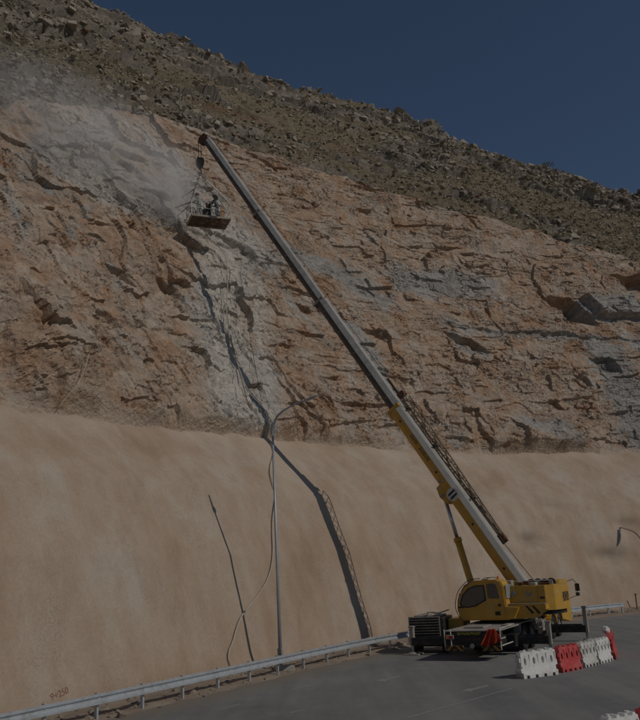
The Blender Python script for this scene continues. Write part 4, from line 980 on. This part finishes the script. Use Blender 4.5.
# ================================================================ street lamps
def lamp_post(base_, out, label, H_=11.0, head=(.42, .12, .055), tilt=-.22, dz=0, arm=None):
    root = empty('street_lamp', base_, math.atan2(out.y, out.x)); tag(root, label, 'street lamp')
    b = BM(); path(b, [(0, 0, .1), (0, 0, 4), (0, 0, H_ - .9)], [.085, .07, .05], 12)
    if arm: path(b, spline([(0, 0, H_ - .95)] + [(x, 0, H_ + z) for x, z in arm], 6), .06, 10)
    if not arm: path(b, spline([(0, 0, H_ - .95), (.04, 0, H_ - .55), (.22, 0, H_ - .12), (.6, 0, H_ + .16), (1.2, 0, H_ + .36), (1.75, 0, H_ + .5)], 6), [.06] * 6 + [.05] * 12 + [.04] * 13, 10)
    obj('pole', b, M['pole'], root, True)
    b = BM(); box(b, (0, 0, .08), (.4, .4, .1), bev=.02); box(b, (.0, 0, .75), (.235, .14, .4), bev=.02); obj('base_plate', b, M['concrete'], root)
    b = BM(); bmesh.ops.create_uvsphere(b, u_segments=16, v_segments=8, radius=1, matrix=Matrix.Translation(((arm[-1][0] + head[0] * math.cos(tilt) * .95) if arm else 1.7 + head[0] * .95, 0, H_ + .52 + dz)) @ Matrix.Rotation(tilt, 4, 'Y') @ Matrix.Diagonal((*head, 1))); obj('luminaire', b, M['pole'], root, True)
    return root
lb = gp(281, 672); n0 = out_n(10.5)
lamp_post(lb, n0, 'tall slender grey street lamp behind the guard rail at the foot of the wall')
b = BM(); box(b, (lb.x + .15, lb.y - .1, .12), (.8, .6, .3), rot=Matrix.Rotation(.3, 3, 'Z'), bev=.05); tag(obj('concrete_footing', b, M['concrete']), 'rough concrete footing block at the base of the grey street lamp', 'footing')
wp = wall_pt(49.3, 6.1); hd_ = wp + sdir * ((11.5 - wp.z) / sdir.z)
n2 = out_n(52.0); tg = Vector((n2.y, -n2.x, 0)); tg = -tg if tg.x > 0 else tg
o2 = (tg + n2 * .45).normalized(); lb2 = hd_ - o2 * 1.75; lb2.z = 0
lamp_post(lb2, o2, 'tall grey street lamp just past the right edge whose head shadows the wall', head=(.95, .28, .13), tilt=.85, dz=-.95, arm=[(.02, -.4), (.12, 0), (.4, .38), (.75, .42), (1.05, .2), (1.2, 0)])

# ================================================================ plastic road barriers
def barrier_mesh(L, nh, mt):
    cu = bpy.data.curves.new('b', 'CURVE'); cu.dimensions = '2D'; cu.fill_mode = 'BOTH'; cu.extrude = .5
    def poly(pts):
        s = cu.splines.new('POLY'); s.points.add(len(pts) - 1); s.use_cyclic_u = True
        for p, q in zip(s.points, pts): p.co = (q[0], q[1], 0, 1)
    h = L / 2; out = []
    # bottom with notches
    out.append((-h + .03, 0)); nb = 4
    for k in range(nb):
        c = -h + .03 + (L - .06) * (k + .5) / nb; out += [(c - .07, 0), (c - .055, .10), (c + .055, .10), (c + .07, 0)]
    out += [(h - .03, 0), (h - .0, .18), (h - .07, .2), (h - .07, .33), (h + .03, .36), (h + .03, .52), (h - .07, .55), (h - .07, .68), (h + .02, .71), (h + .01, .86)]
    for k in range(nh - 1, -1, -1):
        c = -h + L * (k + .5) / nh; g = L / nh
        out += [(c + g * .34, .86), (c + g * .28, .91), (c - g * .02, .91), (c - g * .08, .86)] if k % 1 == 0 else []
    out += [(-h + .05, .86), (-h + .05, .71), (-h - .05, .68), (-h - .05, .55), (-h + .05, .52), (-h + .05, .36), (-h - .04, .33), (-h - .04, .2), (-h + .03, .18)]
    poly(out)
    for k in range(nh):
        c = -h + L * (k + .5) / nh; poly([(c + .055 * math.cos(a), .56 + .12 * math.sin(a)) for a in [-2 * math.pi * i / 16 for i in range(16)]])
    o = bpy.data.objects.new('tmp', cu); COL.objects.link(o)
    me = bpy.data.meshes.new_from_object(o.evaluated_get(bpy.context.evaluated_depsgraph_get())); bpy.data.objects.remove(o)
    for v in me.vertices:
        z = v.co.y; th = .42 if z < .12 else .42 - .12 * min(1, (z - .12) / .25); th = th if z < .37 else .30 - .12 * (z - .37) / .6
        v.co = (v.co.x, v.co.z * th, z)
    bm = bmesh.new(); bm.from_mesh(me)
    # raised hexagonal ribs between the holes and folded lower skirt
    for s in (-1, 1):
        for k in range(nh + 1):
            c = -h + .03 + (L - .06) * k / nh
            box(bm, (c, s * .115, .58), (.055, .06, .42), bev=.012)
        for k in range(nh):
            c = -h + L * (k + .5) / nh; g = L / nh
            prism(bm, [(s * .12, .42), (s * .215, .12), (s * .12, .12)], 0, c - g * .18, c + g * .18)
    bmesh.ops.recalc_face_normals(bm, faces=bm.faces[:])
    bm.to_mesh(me); bm.free(); me.name = 'barrier_body'; me.materials.clear(); me.materials.append(mt)
    return me
def barrier(a, c, mt, nh, label, group):
    a = Vector(a); c = Vector(c); L = (c - a).length - .08
    me = barrier_mesh(L, nh, mt); root = empty('plastic_barrier', (a + c) / 2, math.atan2((c - a).y, (c - a).x)); tag(root, label, 'barrier', group)
    link('barrier_body', me, root)
    for sx_ in (-.3, .3):
        b = BM(); tube(b, (L * sx_, 0, .905), (L * sx_, 0, .94), .045, seg=12); obj('filler_cap', b, mt, root)
    return root
G_ = 'water filled plastic barriers on the road beside the crane'
barrier(gp(519, 679), gp(556, 674), M['pwhite'], 4, 'white plastic barrier nearest the crane outrigger, left end of the row', G_)
barrier(gp(557.5, 673), gp(579, 668.5), M['pred'], 4, 'red plastic barrier standing between white ones in the row', G_)
barrier(gp(580, 668), gp(595, 664.5), M['pwhite2'], 4, 'white plastic barrier touching the right side of the red barrier', G_)
barrier(gp(595.5, 664.3), gp(609, 660.5), M['pwhite'], 4, 'white plastic barrier second from the far right end of the row', G_)
barrier(gp(611, 660), gp(612.5, 652), M['pred'], 4, 'red plastic barrier turned end on at the far end of the row', G_)
b = BM(); box(b, (0, 0, .0), (.34, .24, .26), bev=.05); q = gp(609.5, 655.5); o = obj('white_cap', b, M['pwhite']); o.location = (q.x, q.y, 1.02); o.rotation_euler = (0, .35, .9)
tag(o, 'small white plastic block resting on the end of the red barrier', 'block')
barrier(gp(606, 767), gp(641, 759), M['pwhite'], 4, 'white plastic barrier in the bottom right corner of the road', 'plastic barriers nearest the camera')
barrier(gp(641.5, 758.5), gp(672, 749), M['pred'], 4, 'red plastic barrier at the bottom right corner beside the white one', 'plastic barriers nearest the camera')
# thin marker post
q = gp(637.5, 611.5); b = BM(); path(b, [(0, 0, 0), (.03, 0, 1.25)], .045, 8); box(b, (.03, 0, 1.2), (.12, .05, .14)); o = obj('marker_post', b, M['rust']); o.location = q
tag(o, 'thin rusty marker post standing against the wall at the far right', 'post')

# ================================================================ road paint
def sheet(name, polys, z=.009):
    b = BM()
    for pl in polys:
        vs = [b.verts.new(gp(*p) + Vector((0, 0, z))) for p in pl]
        if len(vs) > 2: b.faces.new(vs)
    bmesh.ops.recalc_face_normals(b, faces=b.faces[:])
    for f in b.faces:
        if f.normal.z < 0: f.normal_flip()
    return tag(obj(name, b, M['paint']), kind='structure')
sheet('painted_arrow', [[(461, 691.5), (470, 688.2), (470.5, 689.2), (488, 685), (489, 686.6), (472, 690.8), (473, 692)]])
sheet('painted_arrow', [[(376, 681.5), (384, 678.6), (385, 679.5), (399, 675.8), (400, 677), (386, 680.8), (387, 682)]])
sheet('lane_line', [[(219, 709.6), (240, 703.8), (240, 704.7), (219, 710.6)]])
sheet('lane_line', [[(290, 689.8), (323, 682.2), (323, 683), (290, 690.8)]])
sheet('lane_line', [[(407, 717.6), (512, 688.2), (512, 689.0), (407, 719)]])
sheet('lane_line', [[(290, 712.6), (305, 709.4), (305, 710.4), (290, 713.8)]])

# ================================================================ writing sprayed on the wall
fc = bpy.data.curves.new('t', 'FONT'); fc.body = '9+250'; fc.size = .30; fc.extrude = .002; fc.offset = -.002
to = bpy.data.objects.new('t', fc); COL.objects.link(to)
me = bpy.data.meshes.new_from_object(to.evaluated_get(bpy.context.evaluated_depsgraph_get())); bpy.data.objects.remove(to)
me.materials.clear(); me.materials.append(M['spray'])
bm = bmesh.new(); bm.from_mesh(me); bmesh.ops.triangulate(bm, faces=bm.faces[:]); bmesh.ops.subdivide_edges(bm, edges=bm.edges[:], cuts=1); bm.to_mesh(me); bm.free()
ca, sa = math.cos(.16), math.sin(.16)
uu = np.array([0.62 + (v.co.x * ca - v.co.y * sa) for v in me.vertices]); zz2 = np.array([.50 + (v.co.x * sa + v.co.y * ca) for v in me.vertices])
P_ = wall_surf(uu, zz2)
for v, p, k in zip(me.vertices, P_, range(len(uu))):
    v.co = Vector(p) + out_n(uu[k]) * (.014 + v.co.z) + Vector((0, 0, .004))
me.name = 'wall_number'; me.update(); link('wall_number', me, wall)

# ================================================================ hoses and ropes down the face
def facepts(L, off=.06):
    out = []
    for u, z in L:
        p = wall_pt(u, z) if z < float(tab(u, 1)) else cliff_pt(u, z)
        out.append(p + out_n(u) * off + Vector((0, 0, off * .5)))
    return out
def lin(L, n):
    L = spline([(a, b_, 0) for a, b_ in L], n); return [(p.x, p.y) for p in L]
H1 = lin([(23.0, 27.5), (23.0, 25.98), (22.9, 24.44), (22.0, 21.4), (21.0, 18.71), (20.5, 16.42), (20.2, 13.92), (21.0, 12.77)], 8)
H2 = lin([(20.9, 11.9), (20.3, 11.0), (18.3, 9.4), (16.2, 6.68), (15.0, 4.72), (14.1, 3.73), (13.0, 3.05), (11.5, 2.27), (10.6, 1.41), (10.0, 0.84), (10.0, 0.3)], 6)
b = BM(); st = bk.matrix_world @ Vector((-1.5, .2, .1))
path(b, spline([st, at(186, 222, 56.8)] + facepts(H1, .35)[::9] + facepts(H2, .08)[::2], 5), .035, 6)
tag(obj('air_hose', b, M['hose']), 'pale air hose trailing from the basket down the rock and across the wall', 'hose')
b = BM(); path(b, spline(facepts([(23.3, 24.7), (22.2, 21.4), (20.6, 17.4), (18.9, 13.0)], .45), 8), .022, 5)
tag(obj('climbing_rope', b, M['rope']), 'dark rope hanging down the dusty grey streak of rock under the basket', 'rope')
b = BM(); path(b, spline(facepts([(24.4, 25.), (22.8, 19.6), (20.6, 13.8)], .45), 8), .018, 5)
tag(obj('climbing_rope', b, M['rope']), 'thin dark rope on the rock just right of the dusty grey streak', 'rope')
b = BM(); path(b, spline(facepts([(7.0, 13.7), (6.0, 12.3), (5.1, 11.2)], .3), 6), .018, 5)
tag(obj('rope', b, M['hose']), 'short pale cord hanging over the rock just above the wall at left', 'rope')

# ================================================================ fallen and protruding rock
def rock_meshes(n, mt, seed, flat=1.):
    out = []
    rr = random.Random(seed)
    for i in range(n):
        bm = BM()
        for k in range(15):
            d = Vector((rr.gauss(0, 1), rr.gauss(0, 1), rr.gauss(0, 1))).normalized(); d = Vector([max(-.62, min(.62, c)) for c in d]) * rr.uniform(.8, 1.05)
            bm.verts.new(d)
        g = bmesh.ops.convex_hull(bm, input=bm.verts[:]); bmesh.ops.delete(bm, geom=[v for v in bm.verts if not v.link_faces], context='VERTS')
        me = bpy.data.meshes.new('rock'); 
        for v in bm.verts: v.co.z *= flat
        es = [e for e in bm.edges if e.calc_face_angle(0) > .5]; bmesh.ops.bevel(bm, geom=es, offset=.035, segments=1, affect='EDGES')
        bm.to_mesh(me); bm.free(); me.materials.append(mt); out.append(me)
    return out
RG = rock_meshes(9, M['gstone'], 1, .75); RR = rock_meshes(5, M['rstone'], 2, .8); RK = rock_meshes(6, M['cstone'], 3); RKG = rock_meshes(5, M['cgrey'], 4)
rr = random.Random(11)
# blocks standing out of the cut face: parts of the face
n = 0
while n < 170:
    u = rr.uniform(7, 74); zw_, zc_ = float(tab(u, 1)), float(tab(u, 2)); z = rr.uniform(zw_ + .6, zc_ - .8); p = cliff_pt(u, z); q = proj(p)
    if not (-20 < q[0] < 660 and -20 < q[1] < 720): continue
    g = float(strokes(np.array([u]), np.array([z]), GREY)[0]) > .5
    o = link('rock_block', rr.choice(RKG if g else RK), cliff); s = .18 + .42 * rr.random() ** 2.5
    o.scale = (s * rr.uniform(.9, 1.7), s * rr.uniform(.6, 1.), s * rr.uniform(.7, 1.2)); nn = out_n(u)
    o.rotation_euler = (rr.uniform(-.3, .3), rr.uniform(-.5, .5), math.atan2(nn.y, nn.x) + math.pi / 2 + rr.uniform(-.4, .4)); o.location = p - nn * s * .38; n += 1
# the large grey block beside the dark recess at right and its neighbours
for u, z, s, mt in ((64.8, 30.2, (2.6, 1.2, 1.35), 'cgrey'), (68.3, 31.6, (1.2, .9, .8), 'cgrey'), (60.8, 28.4, (.75, .5, 1.1), 'rstone'), (72.5, 36.4, (.9, .7, 1.0), 'cgrey'), (73., 31, (1.8, 1, 1.3), 'cstone')):
    me = rr.choice(RKG).copy(); me.materials[0] = M[mt]; o = link('rock_block', me, cliff); nn = out_n(u)
    o.scale = s; o.rotation_euler = (.1, rr.uniform(-.1, .1), math.atan2(nn.y, nn.x) + math.pi / 2); o.location = cliff_pt(u, z) - nn * (.45 * s[1] if z != 28.4 else -.2)

# boulders on the hill
hu, ht_ = len(HU), len(HT); vis = []
cands = []
while len(cands) < 15000:
    i = rr.randrange(2, hu - 2); j = rr.randrange(4, ht_ - 26)
    if not (2 < HU[i] < 96): continue
    P0 = Vector(HV[i, j]); q = proj(P0)
    if not (-60 < q[0] < 700 and q[1] > -60): continue
    cands.append((i, j, P0, q, float(HROCK[i, j]), float(HT[j])))
items = []
for (i, j, P0, q, rk, t) in cands:
    w = .35 + .9 * rk
    s = .10 + .08 * rr.random() + (.6 * rr.random() ** 8) * w + (.26 * w * (rr.random() ** 3))
    if t > .93: s *= 1.25
    items.append((s / q[2], s, P0, rk, t))
items.sort(key=lambda a: -a[0])
big = items[:290]; small = items[290:13500]
for _, s, P0, rk, t in big:
    red = rr.random() < (.22 if .2 < t < .45 else .07)
    o = link('boulder', rr.choice(RR if red else RG)); o.scale = (s * rr.uniform(1, 1.6), s * rr.uniform(.8, 1.2), s * rr.uniform(.7, 1.05)); o.rotation_euler = (rr.uniform(-.3, .3), rr.uniform(-.3, .3), rr.uniform(0, 6.28)); o.location = P0 - Vector((0, 0, s * .06))
    qx, qy, qd = proj(o.location); sx_, sy_, sz_ = o.scale
    shape = 'flat' if sx_ / sz_ > 1.75 else ('tall' if sx_ / sz_ < 1.3 else 'blocky')
    size = 'large' if s > .75 else ('medium' if s > .5 else 'small'); colr = 'rusty' if red else 'grey'
    place = 'in the left part' if qx < 150 else ('above the boom tip' if qx < 290 else ('above the middle of the boom' if qx < 400 else ('above the crane' if qx < 560 else 'at the far right')))
    where = 'on the ridge against the sky' if t > .9 else ('just above the cut edge' if t < .12 else ('on the lower slope' if t < .45 else 'on the upper slope'))
    tag(o, '%s %s %s boulder %s %s' % (size, shape, colr, where, place), 'boulder', 'boulders on the hillside')
def merged(name, src, inst, mt):
    Vs = []; Fs = []; n = 0; lib = []
    for me in src:
        bm = bmesh.new(); bm.from_mesh(me); bmesh.ops.triangulate(bm, faces=bm.faces[:]); lib.append((np.array([v.co[:] for v in bm.verts]), np.array([[v.index for v in f.verts] for f in bm.faces]))); bm.free()
    for k, mx in inst:
        V_, F_ = lib[k % len(lib)]; A = np.array(mx.to_3x3()); Vs.append(V_ @ A.T + np.array(mx.translation)); Fs.append(F_ + n); n += len(V_)
    return npmesh(name, np.vstack(Vs), np.vstack(Fs), mt)
SG = rock_meshes(6, M['gstone'], 8, .7)
for me in SG: pass
def lowrocks(n, seed):
    out = []; r2 = random.Random(seed)
    for i in range(n):
        bm = BM()
        for k in range(9): bm.verts.new(Vector((r2.gauss(0, 1), r2.gauss(0, 1), r2.gauss(0, 1))).normalized() * r2.uniform(.75, 1.05))
        bmesh.ops.convex_hull(bm, input=bm.verts[:]); me = bpy.data.meshes.new('pebble'); bm.to_mesh(me); bm.free(); out.append(me)
    return out
LR = lowrocks(8, 5)
def rmat(P0, s):
    return Matrix.Translation(P0) @ Matrix.Rotation(rr.uniform(0, 6.28), 4, 'Z') @ Matrix.Rotation(rr.uniform(-.4, .4), 4, 'X') @ Matrix.Diagonal((s * rr.uniform(.9, 1.6), s * rr.uniform(.8, 1.2), s * rr.uniform(.5, .95), 1))
o = merged('hillside_stones', LR, [(rr.randrange(8), rmat(P0 + Vector((0, 0, s * .15)), s)) for _, s, P0, rk, t in small], M['gstone']); tag(o, 'countless small grey stones strewn over the hillside', 'stones', kind='stuff')
# rubble along the foot of the wall
inst = []
for k in range(2600):
    u = rr.uniform(-12, 52); n_ = nrm(np.array([u]))[0]; b_ = base(np.array([u]))[0]
    off = rr.choice((rr.gauss(.35, .3), rr.gauss(1.75, .22), rr.uniform(0, 1.9))) * (1 if u < 30 else .45); s = .03 + .17 * rr.random() ** 3.2
    inst.append((rr.randrange(8), rmat(Vector((b_[0] - n_[0] * off, b_[1] - n_[1] * off, .07 if off < 1.7 else .03)), s)))
o = merged('wall_foot_rubble', LR, inst, M['pstone']); tag(o, 'broken stones and rubble lying along the foot of the wall', 'rubble', kind='stuff')

# ================================================================ scrub
def shrub_mesh(seed, nl, mt):
    r2 = random.Random(seed); bm = BM()
    for k in range(nl):
        d = Vector((r2.gauss(0, 1), r2.gauss(0, 1), abs(r2.gauss(0, .8)))).normalized(); rad = r2.uniform(.35, 1.0) ** .6
        p = Vector((d.x * rad, d.y * rad, d.z * rad * .9)); s = r2.uniform(.05, .11)
        a = Vector((r2.gauss(0, 1), r2.gauss(0, 1), r2.gauss(0, 1))).normalized(); c = a.cross(d).normalized() if a.cross(d).length > .01 else Vector((1, 0, 0))
        bm.faces.new([bm.verts.new(p - c * s), bm.verts.new(p + a * s * .5), bm.verts.new(p + c * s), bm.verts.new(p + d * s * 1.6)])
    me = bpy.data.meshes.new('foliage'); bm.to_mesh(me); bm.free(); me.materials.append(mt); return me
def stems_mesh(seed):
    r2 = random.Random(seed); bm = BM()
    for k in range(14):
        a = r2.uniform(0, 6.28); e = r2.uniform(.3, .95); path(bm, [(0, 0, -.1), (math.cos(a) * .3, math.sin(a) * .3, .35 * e), (math.cos(a) * .8 * (1 - e * .4), math.sin(a) * .8 * (1 - e * .4), .95 * e)], [.03, .02, .008], 4)
    me = bpy.data.meshes.new('stems'); bm.to_mesh(me); bm.free(); me.materials.append(M['twig']); return me
FL = [shrub_mesh(i, 230, M['leaf']) for i in range(3)] + [shrub_mesh(10 + i, 130, M['dryleaf']) for i in range(3)]
ST = [stems_mesh(i) for i in range(3)]
def shrub(P0, s, k, label, group):
    r = empty('desert_shrub', P0, rr.uniform(0, 6.28)); r.scale = (s, s, s * rr.uniform(.7, 1)); tag(r, label, 'shrub', group)
    link('foliage', FL[k], r); link('stems', ST[k % 3], r)
sh = [c for c in cands if c[5] < .9]; rr.shuffle(sh)
for c in sh[:150]:
    k = rr.randrange(6); s = rr.uniform(.3, .62)
    qx = c[3][0]; place = 'in the left part' if qx < 150 else ('above the boom tip' if qx < 290 else ('above the middle of the boom' if qx < 400 else ('above the crane' if qx < 560 else 'at the far right')))
    where = 'just above the cut edge' if c[5] < .15 else ('on the lower slope' if c[5] < .45 else 'on the upper slope')
    shrub(c[2], s, k, '%s %s shrub %s, %s' % ('larger' if s > .46 else 'small', 'olive green' if k < 3 else 'dry brownish', where, place), 'shrubs on the hillside')
def at_sky(px):
    best = min(((abs(proj(Vector(HV[i, j]))[0] - px), proj(Vector(HV[i, j]))[1], i, j) for i in range(0, hu, 2) for j in (290,)), key=lambda a: a[0]); return best[2]
i = at_sky(548); col = [(proj(Vector(HV[i, j]))[1], j) for j in range(200, 330)]; j = min(col)[1]
shrub(Vector(HV[i, j]), 1.15, 4, 'sparse bare shrub standing on the ridge line against the sky', None)
# tufts of dry grass: one mass
tf = []
tl = []
r2 = random.Random(4); bm = BM()
for k in range(9):
    a = r2.uniform(0, 6.28); l = r2.uniform(.5, 1); c_ = Vector((math.cos(a) * .12, math.sin(a) * .12, 0)); w_ = Vector((-math.sin(a), math.cos(a), 0)) * .07
    bm.faces.new([bm.verts.new(c_ - w_), bm.verts.new(c_ + w_), bm.verts.new(Vector((math.cos(a) * .5 * l, math.sin(a) * .5 * l, l)))])
tm = bpy.data.meshes.new('tuft'); bm.to_mesh(tm); bm.free()
inst = []
for c in cands:
    for q in range(1):
        if c[4] < .75 and rr.random() < .8:
            s = rr.uniform(.2, .5); inst.append((0, rmat(c[2] + Vector((rr.uniform(-.3, .3), rr.uniform(-.3, .3), 0)), s)))
o = merged('hillside_grass', [tm], inst, M['leaf']); tag(o, 'olive tufts of grass between the stones on the hillside', 'grass', kind='stuff')

# ================================================================ dust blown from the drilling
def dust_mat():
    m = bpy.data.materials.new('rock_dust'); m.use_nodes = True; n = m.node_tree.nodes; l = m.node_tree.links; n.clear()
    o = n.new('ShaderNodeOutputMaterial'); v = n.new('ShaderNodeVolumePrincipled'); v.inputs['Color'].default_value = (.985, .975, .955, 1); v.inputs['Anisotropy'].default_value = 0
    tc = n.new('ShaderNodeTexCoord'); nz = n.new('ShaderNodeTexNoise'); nz.inputs['Scale'].default_value = .5; nz.inputs['Detail'].default_value = 7; nz.inputs['Roughness'].default_value = .6; nz.inputs['Distortion'].default_value = .8
    l.new(tc.outputs['Object'], nz.inputs['Vector'])
    r = n.new('ShaderNodeMapRange'); r.inputs[1].default_value = .40; r.inputs[2].default_value = .66; r.inputs[3].default_value = 0; r.inputs[4].default_value = 1; l.new(nz.outputs['Fac'], r.inputs[0])
    # thin out towards the skin of the cloud
    ax = n.new('ShaderNodeAttribute'); ax.attribute_name = 'density'
    ob = n.new('ShaderNodeObjectInfo'); sx = n.new('ShaderNodeSeparateColor'); l.new(ob.outputs['Color'], sx.inputs[0])
    vm = n.new('ShaderNodeVectorMath'); vm.operation = 'LENGTH'; l.new(tc.outputs['Object'], vm.inputs[0])
    f = n.new('ShaderNodeMapRange'); f.inputs[1].default_value = .25; f.inputs[2].default_value = 1.0; f.inputs[3].default_value = 1; f.inputs[4].default_value = 0; f.interpolation_type = 'SMOOTHSTEP'
    l.new(vm.outputs['Value'], f.inputs[0])
    geo = n.new('ShaderNodeNewGeometry'); l.new(geo.outputs['Position'], nz.inputs['Vector'])
    mm = n.new('ShaderNodeMath'); mm.operation = 'MULTIPLY'; l.new(r.outputs[0], mm.inputs[0]); l.new(f.outputs[0], mm.inputs[1])
    m2 = n.new('ShaderNodeMath'); m2.operation = 'MULTIPLY'; l.new(mm.outputs[0], m2.inputs[0]); l.new(sx.outputs['Red'], m2.inputs[1])
    l.new(m2.outputs[0], v.inputs['Density']); l.new(v.outputs[0], o.inputs['Volume']); return m
DM = dust_mat()
def puff(px, py, w, r, dens, stretch=(1, 1, 1), rot=0, label=None):
    bm = BM(); bmesh.ops.create_icosphere(bm, subdivisions=3, radius=1); o = obj('dust_cloud', bm, DM, None, True); o.location = at(px, py, w); o.scale = (r * stretch[0], r * stretch[1], r * stretch[2]); o.rotation_euler = (0, rot, .5)
    o.color = (dens, 0, 0, 1); tag(o, label, 'dust', None, 'stuff')
puff(176, 190, 56, 2.6, .62, (1, 1, 1.5), -.2, 'dense pale dust cloud rising beside the left end of the basket')
puff(140, 158, 54, 3.8, .27, (1.5, 1, .9), .55, 'pale dust plume drifting up and left above the basket')
puff(75, 128, 51, 5.2, .20, (1.7, 1, .8), .4, 'thin dust haze spreading over the top edge of the cut at left')
puff(15, 112, 46, 4.2, .18, (1.8, 1, 1.), .2, 'faint dust haze at the far left edge of the cut')
